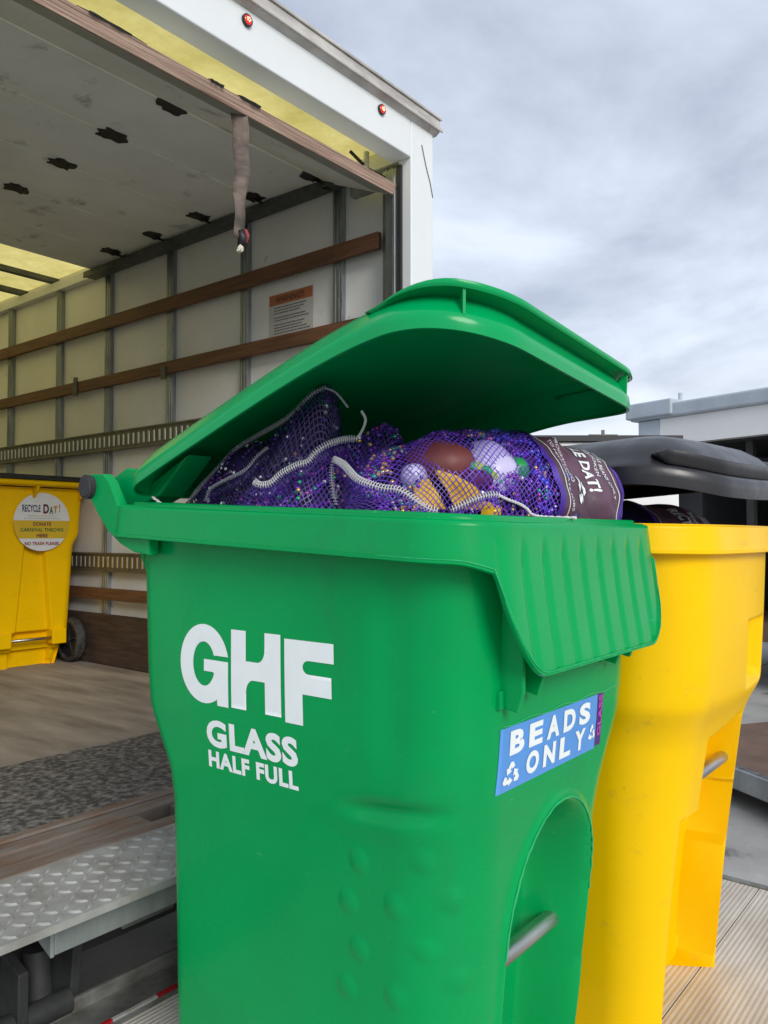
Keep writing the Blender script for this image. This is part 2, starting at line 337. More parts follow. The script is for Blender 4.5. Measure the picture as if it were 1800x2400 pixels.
# ---- flat artwork (text, polygons) laid on a surface
def text_poly(txt, bold=0.0, shear=0):
    cu = bpy.data.curves.new('t', 'FONT'); cu.body = txt; cu.size = 1; cu.offset = bold; cu.shear = shear; cu.resolution_u = 4; cu.space_character = 1+bold*2.2
    cu.fill_mode = 'BOTH' if hasattr(cu, 'fill_mode') else cu.fill_mode
    o = bpy.data.objects.new('t', cu); C.objects.link(o)
    dg = bpy.context.evaluated_depsgraph_get(); dg.update()
    me = bpy.data.meshes.new_from_object(o.evaluated_get(dg))
    v = np.array([tuple(p.co) for p in me.vertices])[:, :2]; f = [tuple(p.vertices) for p in me.polygons]
    bpy.data.objects.remove(o); bpy.data.meshes.remove(me); bpy.data.curves.remove(cu)
    return v, f
def fit(art, a0, a1, b0, b1):
    v, f = art; mn = v.min(0); mx = v.max(0)
    u = (v-mn)/(mx-mn); return np.stack([a0+u[:, 0]*(a1-a0), b0+u[:, 1]*(b1-b0)], 1), f
def poly_art(polys):
    v = []; f = []
    for p in polys: k = len(v); v += list(p); f.append(tuple(range(k, k+len(p))))
    return np.array(v, dtype=float), f
def lay(name, art, fn, m, parent, step=.02, label=None):
    """cut the flat artwork into a fine grid and map each point with fn(a, b) -> world"""
    v, f = art
    bm = bmesh.new(); vs = [bm.verts.new((p[0], p[1], 0)) for p in v]
    for q in f:
        try: bm.faces.new([vs[i] for i in q])
        except ValueError: pass
    bm.normal_update(); bmesh.ops.triangulate(bm, faces=bm.faces[:])
    mn = v.min(0); mx = v.max(0)
    for ax in (0, 1):
        k = math.ceil(mn[ax]/step)
        while k*step < mx[ax]:
            co = [0, 0, 0]; co[ax] = k*step; no = [0, 0, 0]; no[ax] = 1
            bmesh.ops.bisect_plane(bm, geom=bm.verts[:]+bm.edges[:]+bm.faces[:], plane_co=co, plane_no=no); k += 1
    bm.verts.index_update()
    vv = [fn(q.co.x, q.co.y) for q in bm.verts]; ff = [tuple(x.index for x in q.verts) for q in bm.faces]
    bm.free()
    o = mesh_obj(name, vv, ff, m, parent, smooth=True)
    if label: o['label'] = label
    return o
def recycle_art():
    polys = []; w_ = .27
    for k in range(3):
        V = [Vector((math.cos(R(90+120*j)), math.sin(R(90+120*j)))) for j in (k-1, k, k+1)]
        d1 = (V[1]-V[0]).normalized(); d2 = (V[2]-V[1]).normalized(); n1 = Vector((-d1.y, d1.x)); n2 = Vector((-d2.y, d2.x))
        A, B, Cc, D = V[1]-d1*.60, V[1]-d1*.24, V[1]+d2*.24, V[1]+d2*.66
        I = V[1]+(n1+n2)*w_/(1+n1.dot(n2))
        polys.append([tuple(q) for q in (A, B, Cc, D, D-n2*.15, D+d2*.36+n2*w_/2, D+n2*(w_+.15), D+n2*w_, I, A+n1*w_)])
    return poly_art(polys)

# ------------------------------------------------------------------ ground, deck
gz = -.35
S = 400
mesh_obj('ground', [(-S, -S, gz), (S, -S, gz), (S, S, gz), (-S, S, gz)], [(0, 1, 2, 3)], 'concrete')['kind'] = 'structure'
jb = MB()
for q in range(-3, 4): jb.box(-20, 30, q*3.1-.9, q*3.1-.888, gz-.01, gz+.004)
tag(jb.build('ground_joint', 'seal'), kind='structure')
# lowered liftgate deck that carries the carts
deck = empty('liftgate_platform', (1.2, .6, 0), 'ribbed liftgate platform with red and white edge tape, under the two full carts', 'platform')
yy = 1.53
k = 0
while yy > -1.4:
    y0 = yy-.30
    MB().box(-.9, 2.55, y0+.0015, yy-.0015, -.04, 0).build('plank', 'deck', deck, bevel=.002)
    yy = y0; k += 1
MB().box(2.552, 2.58, -1.4, 1.53, -.05, .003).build('end_trim', 'beam', deck, bevel=.003)
MB().box(-.9, 2.55, 1.531, 1.55, -.05, .0).build('edge_trim', 'beam', deck)
for i in range(8):
    a = -.88+i*.395
    MB().box(a, a+.278, 1.545, 1.5535, -.03, .006).build('red_tape', 'tape_red', deck)
    MB().box(a+.280, a+.393, 1.545, 1.5535, -.03, .005).build('white_tape', 'tape_white', deck)
MB().box(-.9, 2.55, 1.56, 1.72, -.09, -.05).box(-.9, 2.55, 1.72, 1.735, -.09, -.02).build('hinge_beam', 'beam', deck, bevel=.004)

# ------------------------------------------------------------------ the truck
TF = .27     # floor height
WX = 2.70    # inner face of right wall
truck = empty('box_truck', (1.5, 2.0, TF), 'open white box truck with translucent yellow roof and raised door behind the green cart', 'truck')
MB().box(.35, WX, 2.665, 8.6, TF-.06, TF).build('wood_floor', 'floor_wood', truck)
MB().box(.35, WX-.01, 2.02, 2.665, TF-.05, TF+.006).build('tread_strip', 'mat_rubber', truck)
# rusty sill with two stake slots
sb = MB()
sb.box(.35, WX-.01, 1.945, 2.018, TF-.05, TF+.004)
sb.box(.35, WX-.01, 1.812, 1.862, TF-.05, TF+.0)
xs = [(.35, 1.30), (1.41, 1.50), (1.62, 1.90), (2.02, 2.12), (2.24, WX-.01)]
for a, b_ in xs: sb.box(a, b_, 1.8625, 1.9445, TF-.05, TF-.004)
sb.build('rusty_sill', 'rust', truck, bevel=.004)
sr = MB().prism([(2.00, TF+.006), (2.03, TF+.006), (2.028, TF+.014), (2.005, TF+.012)], 0, .35, WX-.02).build('sill_lip', 'rust', truck)
# diamond plate
dp = MB().box(.2, 2.78, 1.53, 1.812, TF-.012, TF-.004)
def lozenge(mb, cx, cy, ang, L=.021, W=.0055, h=.0045):
    c, s = math.cos(ang), math.sin(ang); z = TF-.0042
    ring = [(-L/2, 0), (-L/4, -W*.8/2), (0, -W/2), (L/4, -W*.8/2), (L/2, 0), (L/4, W*.8/2), (0, W/2), (-L/4, W*.8/2)]
    v = [(cx+x*c-y*s, cy+x*s+y*c, z) for x, y in ring]+[(cx+x*.6*c-y*.5*s, cy+x*.6*s+y*.5*c, z+h) for x, y in ring]
    mb.addm(v, [(i, (i+1) % 8, (i+1) % 8+8, i+8) for i in range(8)]+[tuple(range(8, 16))])
for i in range(76):
    for j in range(8):
        x = .21+i*.034; y = 1.548+j*.034
        if y < 1.80 and random.random() > .03: lozenge(dp, x+random.uniform(-.0006, .0006), y, R(38) if (i+j) % 2 else R(-52), .034, .0115, .0046)
dp.build('diamond_plate', 'plate', truck)
MB().box(.2, 2.78, 1.526, 1.53, TF-.02, TF-.003).build('plate_edge', 'plate', truck)
# bumper channel under the plate
MB().box(.875, 2.4, 1.60, 1.612, .165, .222).box(1.10, 2.4, 1.60, 1.612, .2225, .255).build('bumper_channel', 'bumper', truck, bevel=.002)
MB().prism([(1.5985, .163), (1.5985, .262), (1.80, .262), (1.80, .235)], 0, .865, .874).build('bumper_end_plate', 'bumper', truck, bevel=.0015)
MB().prism([(1.70, .10), (1.69, .25), (1.86, .25), (1.86, .15)], 0, 1.10, 1.25).build('step_bracket', 'beam', truck, bevel=.004)
MB().box(.2, 2.75, 1.86, 1.96, .0, .21).build('rear_crossmember', 'under', truck)
MB().box(.35, .62, 1.66, 1.69, -.30, .25).build('mount_plate', 'beam', truck, bevel=.004)
MB().box(.35, WX, 2.0, 8.6, .02, .20).build('chassis_frame', 'under', truck)
# liftgate linkage hanging behind the plate
for px, pts in ((.86, [(1.70, .10), (1.78, .12), (1.80, -.06), (1.76, -.20), (1.80, -.30), (1.72, -.33), (1.66, -.18), (1.70, -.05)]),
                (1.00, [(1.72, .12), (1.82, .13), (1.86, -.05), (1.80, -.18), (1.84, -.31), (1.75, -.33), (1.70, -.16), (1.74, -.04)]),
                (.70, [(1.68, .05), (1.76, .08), (1.78, -.10), (1.78, -.28), (1.70, -.32), (1.64, -.16)])):
    MB().prism(pts, 0, px-.012, px+.012).build('lift_arm', 'under', truck, bevel=.003)
MB().tube([(.64, 1.73, -.02), (.98, 1.73, -.02)], .028, 14).tube([(.64, 1.76, -.22), (.95, 1.76, -.22)], .022, 14).build('lift_shaft', 'under', truck, True, 40)
MB().tube([(.93, 1.78, .10), (.93, 1.74, -.22)], .03, 14).build('lift_cylinder', 'under', truck, True, 40)
# walls
MB().box(WX, WX+.06, 2.02, 8.6, TF-.05, 2.80).build('wall_panel', 'panel', truck)
MB().box(.29, .35, 2.02, 8.6, TF-.05, 2.80).build('wall_panel', 'panel', truck)
MB().box(.29, WX+.06, 8.6, 8.66, TF-.05, 2.80).build('front_panel', 'panel', truck)
posts_y = [2.13, 2.44, 3.09, 3.72, 4.35, 4.93, 5.60, 6.25, 6.9, 7.55, 8.2]
for py in posts_y:
    wdt = .028 if py > 2.2 else .04
    p = MB().box(WX-.030, WX-.0015, py-wdt, py+wdt, TF, 2.70)
    p.box(WX-.034, WX-.0305, py-wdt*.55, py-wdt*.30, TF, 2.70).box(WX-.034, WX-.0305, py+wdt*.30, py+wdt*.55, TF, 2.70)
    p.build('wall_post', 'galv', truck, bevel=.002)
for z0, z1, y0 in ((2.305, 2.38, 2.17), (1.95, 2.02, 2.17), (.66, .73, 2.17)):
    MB().box(WX-.062, WX-.0345, y0, 8.5, z0, z1).build('wood_rail', 'wood', truck, bevel=.004)
MB().box(WX-.058, WX-.036, 2.2, 8.55, TF+.002, .575).build('kick_board', 'kick', truck, bevel=.003)
for z0, z1 in ((1.556, 1.676), (.83, .943)):
    zc_ = (z0+z1)/2
    tk = MB().box(WX-.046, WX-.0345, 2.2, 8.5, z0, z1).box(WX-.052, WX-.0462, 2.2, 8.5, z1-.012, z1).box(WX-.052, WX-.0462, 2.2, 8.5, z0, z0+.012)
    nf_ = len(tk.f); y = 2.6
    while y < 6.4:
        tk.box(WX-.0485, WX-.0440, y, y+.016, zc_-.032, zc_+.032); y += .051
    t_ob = tk.build('cargo_track', 'track', truck, bevel=.002)
    t_ob.data.materials.append(M['hole'])
    for p_ in t_ob.data.polygons[nf_:]: p_.material_index = 1
MB().prism([(4.62, 1.93), (4.67, 1.93), (4.665, 2.05), (4.625, 2.045)], 0, WX-.070, WX-.0625).build('rail_clip', 'galv_dark', truck)
MB().prism([(3.70, 1.92), (3.74, 1.92), (3.74, 1.99), (3.70, 1.99)], 0, WX-.070, WX-.0625).build('rail_clip', 'galv_dark', truck)
# ceiling rails and roof
MB().box(WX-.05, WX-.001, 2.05, 8.6, 2.66, 2.72).build('roof_rail', 'panel', truck, bevel=.004)
MB().box(WX-.125, WX-.052, 2.30, 4.45, 2.632, 2.668).box(WX-.135, WX-.126, 2.30, 4.45, 2.625, 2.66).build('door_track', 'galv_dark', truck)
MB().box(WX-.10, WX-.064, 2.05, 2.30, 2.55, 2.60).build('track_bracket', 'galv', truck, bevel=.004)
MB().tube([(2.50, 2.12, 2.66), (2.50, 2.12, 2.56)], .012, 12).build('spring_bolt', 'hole', truck, True, 40)
MB().tube([(2.42, 2.14, 2.64), (2.52, 2.13, 2.60), (2.60, 2.10, 2.58), (2.63, 2.05, 2.52), (2.635, 2.03, 2.40)], .007, 8).build('lift_cable', 'black_steel', truck, True)
mesh_obj('translucent_roof', [(.3, 2.0, 2.765), (WX+.05, 2.0, 2.765), (WX+.05, 8.6, 2.765), (.3, 8.6, 2.765)], [(0, 1, 2, 3)], 'roof', truck)
for py in [2.6, 3.2, 3.8, 4.4, 5.0, 5.42, 5.95, 6.5, 7.1, 7.7, 8.3]:
    MB().box(.35, WX, py-.02, py+.02, 2.725, 2.762).build('roof_bow', 'galv_dark', truck, bevel=.003)
# rear frame
fy0, fy1 = 1.95, 2.018
MB().box(2.588, 2.745, fy0, fy1, TF-.05, 2.80).build('rear_post', 'frame', truck, bevel=.006, seg=3)
MB().box(.30, .46, fy0, fy1, TF-.05, 2.80).build('rear_post', 'frame', truck, bevel=.006, seg=3)
MB().box(.4605, 2.5875, fy0+.0006, fy1+.03, 2.62, 2.80).build('header', 'frame', truck, bevel=.006, seg=3)
MB().box(2.565, 2.587, 2.02, 2.036, TF, 2.56).box(2.590, 2.62, 2.02, 2.09, TF, 2.60).build('door_guide', 'galv', truck, bevel=.003)
MB().box(2.574, 2.5875, 1.995, 2.0195, TF, 2.60).build('door_seal', 'seal', truck)
MB().prism([(1.925, 2.79), (1.9475, 2.775), (2.06, 2.775), (2.06, 2.862), (1.95, 2.862), (1.925, 2.845)], 0, .28, 2.765).box(.28, 2.775, 1.917, 1.9245, 2.787, 2.803).box(.28, 2.77, 1.917, 1.9245, 2.836, 2.848).build('roof_cap', 'alu', truck, bevel=.003)
for lx in (1.69, 2.388):
    lz = 2.735
    base = MB().tube([(lx, 1.9495, lz), (lx, 1.940, lz)], .020, 24).build('marker_light', 'seal', truck, True, 40)
    MB().tube([(lx, 1.9399, lz), (lx, 1.936, lz)], [.015, .011], 20).build('lens', 'lamp', base, True, 50)
    led = MB()
    for q in range(5):
        a = q*1.2566; led.box(lx+.006*math.cos(a)-.0016, lx+.006*math.cos(a)+.0016, 1.9345, 1.9358, lz+.006*math.sin(a)-.0016, lz+.006*math.sin(a)+.0016)
    led.build('led', 'led', base)
# number on the header
lay('header_number', fit(text_poly('04', .004), 1.395, 1.46, 2.725, 2.785), lambda a, b_: (a, 1.9485, b_), 'ink', truck, .05)
MB().tube([(2.66, 1.9482, 2.70), (2.675, 1.9482, 2.66), (2.69, 1.9482, 2.62), (2.72, 1.9482, 2.56), (2.74, 1.9482, 2.50)], .0022, 6).build('crack', 'ink_grey', truck)
# warning label on the wall
wl = MB().box(WX-.0015, WX-.0005, 2.62, 2.93, 2.03, 2.25).build('warning_label', 'paper', truck)
MB().box(WX-.0025, WX-.0018, 2.625, 2.925, 2.195, 2.247).build('orange_band', 'orange', wl)
fn = lambda a, b_: (WX-.0034, 2.90-a, b_)
lay('warning_text', fit(text_poly('WARNING!!!', .012), .02, .22, 2.205, 2.235), fn, 'ink', wl, .08)
tx = MB()
for i in range(9):
    L = random.uniform(.16, .25); z = 2.178-.014*i-(.008 if i > 2 else 0)-(.008 if i > 4 else 0)
    x = 0.01
    while x < L:
        q = random.uniform(.006, .022); tx.box(WX-.0030, WX-.0022, 2.90-x-q, 2.90-x, z, z+.005); x += q+.004
tx.build('label_print', 'ink_grey', wl)
# roll-up door in its open position
prof = [(2.04, 2.485), (2.44, 2.655), (2.84, 2.672), (3.24, 2.676), (3.64, 2.678), (4.04, 2.68), (4.42, 2.68)]
door = mesh_obj('roll_up_door', [], [], 'door', truck)
db = MB()
for i in range(len(prof)-1):
    (ya, za), (yb, zb) = prof[i], prof[i+1]; d = Vector((0, yb-ya, zb-za)); L = d.length; d.normalize(); nrm = Vector((0, -d.z, d.y))
    g = .0025
    p = [Vector((0, ya, za))+d*g, Vector((0, yb, zb))-d*g]; p += [p[1]+nrm*.018, p[0]+nrm*.018]
    db.prism([(q.y, q.z) for q in p], 0, .45, 2.60)
door.data.from_pydata([tuple(Vector(v)-world_of(door)) for v in db.v], [], db.f); door.data.update()
dd = Vector((0, .4, .17)).normalized(); up_ = Vector((0, -dd.z, dd.y))
A = Vector((0, 2.04, 2.485))
pe = [A-dd*.016-up_*.004, A-dd*.001-up_*.004, A-dd*.001+up_*.040, A-dd*.016+up_*.040]
MB().prism([(q.y, q.z) for q in pe], 0, .45, 2.565).build('plywood_edge', 'ply', door, bevel=.002)
pe = [A+dd*.0-up_*.0045, A+dd*.10-up_*.0045, A+dd*.10-up_*.0006, A+dd*.0-up_*.0006]
MB().prism([(q.y, q.z) for q in pe], 0, .45, 2.56).build('bottom_rail', 'rail_grey', door)
def blob(mb, c, u, v, a, b_, th, seed):
    rnd = random.Random(seed); n = 18; ring = []
    for k in range(n):
        t_ = 2*math.pi*k/n; rr_ = 1+rnd.uniform(-.28, .18)+(.3 if k % 9 == 0 else 0)
        ring.append(c+u*a*rr_*max(-.85, min(.85, math.cos(t_)*1.2))+v*b_*rr_*max(-.85, min(.85, math.sin(t_)*1.2)))
    nv = u.cross(v)*th
    V = [p-nv for p in ring]+[p+nv for p in ring]
    mb.addm(V, [tuple(range(n))[::-1], tuple(range(n, 2*n))]+[(i, (i+1) % n, (i+1) % n+n, i+n) for i in range(n)])
k = 0
for hx in (.62, 1.76, 2.50):
    for (hy, hzz) in prof[1:-1]:
        hb = MB(); blob(hb, Vector((hx, hy, hzz-.003)), Vector((1, 0, 0)), Vector((0, 1, 0)), (.060 if hx < 2 else .055), .050, .0028, k); k += 1
        for sx in (-.022, .022): hb.tube([(hx+sx, hy-.012, hzz-.005), (hx+sx, hy-.012, hzz-.009)], .004, 8)
        if hx > 2: hb.tube([(hx+.02, hy, hzz-.012), (hx+.13, hy, hzz-.012)], .006, 8).tube([(hx+.085, hy, hzz-.012), (hx+.115, hy, hzz-.012)], .021, 14)
        hb.build('hinge', 'black_steel', door)
for hx, a in ((1.24, .10), (1.62, .03), (1.76, .05)):
    hb = MB(); c = A+up_*.042-dd*.01; c.x = hx; blob(hb, c+dd*.01, Vector((1, 0, 0)), dd, a, .028, .003, 40+int(hx*10)); hb.build('hinge_bolt_plate', 'black_steel', door)
# pull strap
st_v = []; st_f = []
n = 30
for i in range(n+1):
    s = i/n; z = 2.478-.43*s
    tw = -.6+.15*math.sin(s*3)+(.55*sst(.62, .75, s)*1.0)
    cx = 1.742+.012*math.sin(s*6)+.004*math.sin(s*17)-.004*s; cy = 2.035+.012*math.sin(s*5+1)
    wd = .029*(1-.25*s)
    fold = .6*math.sin(s*9)
    for q in (-1, -.33, .33, 1):
        st_v.append((cx+q*wd*math.cos(tw), cy+q*wd*math.sin(tw)+(.004*fold if abs(q) < .5 else 0), z))
st_f = grid_faces(n+1, 4, False)
sp = mesh_obj('pull_strap', st_v, st_f, 'strap', door, True); sm = sp.modifiers.new('s', 'SOLIDIFY'); sm.thickness = .0025
sb = MB().tube([(1.738, 2.035, 2.075), (1.75, 2.03, 2.05), (1.742, 2.035, 2.02)], [.014, .018, .010], 10)
sb.build('strap_wrap', 'black_steel', sp, True)
MB().tube([(1.752, 2.02, 2.08), (1.76, 2.018, 2.06), (1.756, 2.02, 2.035)], [.005, .007, .004], 8).build('red_thread', 'strap_red', sp, True)
fl = MB()
for i in range(120):
    a = random.uniform(0, 6.28); r_ = random.random()**.5*.012; L = random.uniform(.012, .03)
    p0 = Vector((1.738, 2.03, 2.03)); d = Vector((math.cos(a)*r_, math.sin(a)*r_, -L)); fl.tube([p0, p0+d*.6+Vector((random.uniform(-.004, .004),)*3), p0+d], .0013, 4)
fl.build('frayed_end', 'fluff', sp)

# ------------------------------------------------------------------ carts
def body_mesh(keys, nf=110, ns=110, nb=30, na=22, dz=.0045, disp=None, ztop=None, rback=.045):
    """keys: rows z,x0,x1,y0,y1,r interpolated smoothly; returns grid of rings from bottom to top"""
    K = np.array(keys); z0, z1 = K[0, 0], K[-1, 0]; nz_ = int((z1-z0)/dz)+1
    rings = []; nrms = []
    for z in np.linspace(z0, z1, nz_):
        i = min(max(np.searchsorted(K[:, 0], z)-1, 0), len(K)-2); t_ = (z-K[i, 0])/(K[i+1, 0]-K[i, 0])
        q = K[i]+(K[i+1]-K[i])*t_
        p, nr = rpath(q[1], q[2], q[3], q[4], q[5], min(q[5], rback), nf, ns, nb, na)
        rings.append(np.column_stack([p, np.full(len(p), z)])); nrms.append(nr)
    P = np.array(rings); N = np.array(nrms)
    # soften the kinks between keys
    for _ in range(10): P[1:-1, :, :2] = .25*P[:-2, :, :2]+.5*P[1:-1, :, :2]+.25*P[2:, :, :2]
    if disp is not None: P = disp(P, N)
    if ztop is not None: P[-1, :, 2] = ztop(P[-1, :, 1])-.012
    nr_, nc = P.shape[:2]
    V = P.reshape(-1, 3); F = grid_faces(nr_, nc)
    V = list(map(tuple, V)); c = P[0].mean(0); V.append((c[0], c[1], c[2]+.002)); b_ = len(V)-1
    F += [(b_, (j+1) % nc, j) for j in range(nc)]
    return V, F, P
def shell_inner(x0, x1, y0, y1, r, z0, ztop):
    P = []
    for t_ in (0, .33, .66, 1):
        p, _ = rpath(x0+.02*(1-t_), x1-.02*(1-t_), y0+.03*(1-t_), y1-.03*(1-t_), r, r, 24, 24, 16, 8)
        z = ztop(p[:, 1])-.004
        P.append(np.column_stack([p, z0+(z-z0)*t_]))
    P = np.array(P); nc = P.shape[1]
    V = list(map(tuple, P.reshape(-1, 3))); F = [f[::-1] for f in grid_faces(4, nc)]
    V.append((*P[0].mean(0),)); b_ = len(V)-1; F += [(b_, j, (j+1) % nc) for j in range(nc)]
    return V, F
def rim_mesh(x0, x1, y0, y1, r, ztop, h=.055, body_in=.035, lip=None, bow=0, nf=150, ribs=0, flare=.045, rb=None):
    rbk = rb or r*.8
    p, nr = rpath(x0, x1, y0, y1, r, rbk, nf, 70, 30, 26)
    xc = (x0+x1)/2; hx = (x1-x0)/2
    if bow:
        fr = np.clip(-nr[:, 1], 0, 1); p[:, 1] -= bow*fr*(1-((p[:, 0]-xc)/hx)**2)
    zt = ztop(p[:, 1]); ex = np.zeros(len(p))
    if lip:
        d, w0, w1 = lip
        dxx = abs(p[:, 0]-xc); ex = (d-.014)*(1-np.clip((dxx-w0)/(w1-w0), 0, 1)**2.6)**.75+.014*(1-sst(w1-.012, w1+.045, dxx))*(p[:, 1] < y0+r*1.02)
    rows = []
    def row(off, dz_, fl=0, rb=0):  # rb: rib depth
        q = p+nr*off; q = q.copy(); q[:, 1] -= fl
        if ribs:
            ph = (p[:, 0]-xc)/.062; tri = np.abs((ph % 1)-.5)*2
            q[:, 1] -= -rb*np.clip(1-tri*2.6, 0, 1)*(ex > .05)*np.clip(-nr[:, 1], 0, 1)
        rows.append(np.column_stack([q, zt-dz_]))
    row(-body_in-.004, .022); row(-body_in, .004); row(-body_in+.004, 0); row(-.010, 0); row(-.009, .002); row(-.004, .0025); row(-.001, .005); row(0, .010)
    nrow = 22
    for k in range(nrow+1):
        t_ = k/nrow; D = .012+(h-.012)*t_+ex*t_
        row(.004*t_, D, flare*(t_**1.5)*ex/(.155), ribs*sst(.02, .3, t_)*1.0)
    Dend = h+ex
    row(.008, Dend+.001, flare*ex/.155, ribs*.2); row(.008, Dend+.006, flare*ex/.155, 0); row(.002, Dend+.008, flare*ex/.155, 0)
    row(-.002, Dend+.004, flare*ex/.155, 0)
    for t_ in (.66, .33, .0): row(-.005, .014+(Dend-.014)*t_, flare*t_*ex/.155, ribs*.8*t_)
    row(-body_in-.004, .022)
    P = np.array(rows); V = P.reshape(-1, 3); F = [f[::-1] for f in grid_faces(P.shape[0], P.shape[1])]
    return V, F, P
def lid_mesh(x0, x1, y0, y1, rf, rb, zf, rings, na=18, bow=0, twist=0):
    P = []
    for ins, h in rings:
        p, nr = rpath(x0+ins, x1-ins, y0+ins, y1-ins, max(rf-ins, .03), max(rb-ins, .02), 60, 60, 40, na)
        if bow: p[:, 1] -= bow*np.clip(-nr[:, 1], 0, 1)*(1-((p[:, 0]-(x0+x1)/2)/((x1-x0)/2))**2)
        P.append(np.column_stack([p, zf(p[:, 1])+h]))
    P = np.array(P); nc = P.shape[1]
    V = list(map(tuple, P.reshape(-1, 3))); F = grid_faces(P.shape[0], nc)
    c = P[-1].mean(0)
    # fill the middle with a stretched fan of strips so the curve along y is kept
    m = 12; base = (P.shape[0]-1)*nc
    prev = [base+j for j in range(nc)]
    for k in range(1, m):
        s = 1-k/m; ring = []
        for j in range(nc):
            q = P[-1][j]; x = c[0]+(q[0]-c[0])*s; y = c[1]+(q[1]-c[1])*s
            V.append((x, y, float(zf(np.array([y]))[0])+rings[-1][1])); ring.append(len(V)-1)
        F += [(prev[j], prev[(j+1) % nc], ring[(j+1) % nc], ring[j]) for j in range(nc)]; prev = ring
    V.append((c[0], c[1], float(zf(np.array([c[1]]))[0])+rings[-1][1])); b_ = len(V)-1
    F += [(prev[j], prev[(j+1) % nc], b_) for j in range(nc)]
    V = np.array(V); V[:, 2] -= twist*np.clip((V[:, 0]-x0)/(x1-x0), 0, 1)*np.clip((y1-V[:, 1])/(y1-y0), 0, 1)
    return V, F
def handle_flange(x0, x1, y0, y1, rf, rb, zf, yend, h_in, h_out, gx, m, lid, rl=.16, bow=0, twist=0, out=.020, drop=.010):
    p, nr = rpath(x0, x1, y0, y1, rf, rb, 60, 60, 40, 18)
    if bow: p[:, 1] -= bow*np.clip(-nr[:, 1], 0, 1)*(1-((p[:, 0]-(x0+x1)/2)/((x1-x0)/2))**2)
    # open run: left side near front, front-left corner, front, right corner, right side
    nf = 61; na = 18; ns = 61; nb = 41
    order = list(range(nf+na+ns+na+nb+na, nf+na+ns+na+nb+na+ns+na))+list(range(0, nf+na+ns))
    order = [i for i in order if p[i, 1] < yend]
    P = p[order]; N = nr[order]; n = len(P); L = np.concatenate([[0], np.cumsum(np.linalg.norm(np.diff(P, axis=0), axis=1))])
    ramp = np.minimum(sst(0, rl, L), sst(0, rl, L[-1]-L))
    z = zf(P[:, 1])-twist*np.clip((P[:, 0]-x0)/(x1-x0), 0, 1)*np.clip((y1-P[:, 1])/(y1-y0), 0, 1); rows = []
    rows.append(np.column_stack([P-N*.034, z+h_in]))
    rows.append(np.column_stack([P-N*.018, z+h_in*.5+.5*(h_in+(h_out-h_in)*ramp)+.006*ramp]))
    rows.append(np.column_stack([P-N*(.018-out*ramp)[:, None], z+h_in+(h_out-h_in)*ramp]))
    rows.append(np.column_stack([P-N*(.018-(out+.002)*ramp)[:, None], z+h_in+(h_out-h_in)*ramp-drop*ramp]))
    G = np.array(rows)
    o = mesh_obj('lid_handle', G.reshape(-1, 3), grid_faces(4, n, False), m, lid, True, sharp=45)
    s = o.modifiers.new('s', 'SOLIDIFY'); s.thickness = .004; s.offset = 0
    for g in gx:
        i = min(range(n), key=lambda k_: abs(P[k_, 0]-g)+(10 if P[k_, 1] > (y0+.09) else 0))
        a, b_, c = G[0, i]-[0, 0, h_in*.45], G[2, i]-[0, 0, .004], np.array([*P[i], z[i]+.024])
        tt = np.array([-N[i][1], N[i][0], 0])*.002
        V = [a-tt, b_-tt, c-tt, a+tt, b_+tt, c+tt]
        mesh_obj('gusset', V, [(0, 1, 2), (5, 4, 3), (0, 3, 4, 1), (1, 4, 5, 2), (2, 5, 3, 0)], m, o)
    return o
def wheel(parent, cx, cy, cz, r, wdt, name='wheel'):
    t_ = MB(); n = 40
    prof_ = [(-.5, .80), (-.5, .93), (-.36, 1.0), (.36, 1.0), (.5, .93), (.5, .80)]
    V = []; F = []
    for k in range(n):
        a = 2*math.pi*k/n
        for (u, q) in prof_:
            rr_ = r*q*(1 if k % 2 or q < .99 else .965); V.append((cx+u*wdt, cy+rr_*math.cos(a), cz+rr_*math.sin(a)))
    F = grid_faces(n, 6, True); F += [((n-1)*6+j, (n-1)*6+(j+1) % 6, (j+1) % 6, j) for j in range(6)]
    wo = mesh_obj(name, V, F, 'tyre', parent, True, sharp=35)
    h = MB().tube([(cx-.2*wdt, cy, cz), (cx+.2*wdt, cy, cz)], r*.81, 32)
    h.tube([(cx-.55*wdt, cy, cz), (cx+.55*wdt, cy, cz)], r*.22, 16)
    for k in range(5):
        a = 2*math.pi*k/5+.4; c_, s_ = math.cos(a), math.sin(a)
        h.obox((cx, cy+.5*r*c_, cz+.5*r*s_), (1, 0, 0), (0, c_, s_), (0, -s_, c_), .36*wdt, .30*r, .06*r)
    h.build('rim', 'hub', wo, True, 40)
    return wo

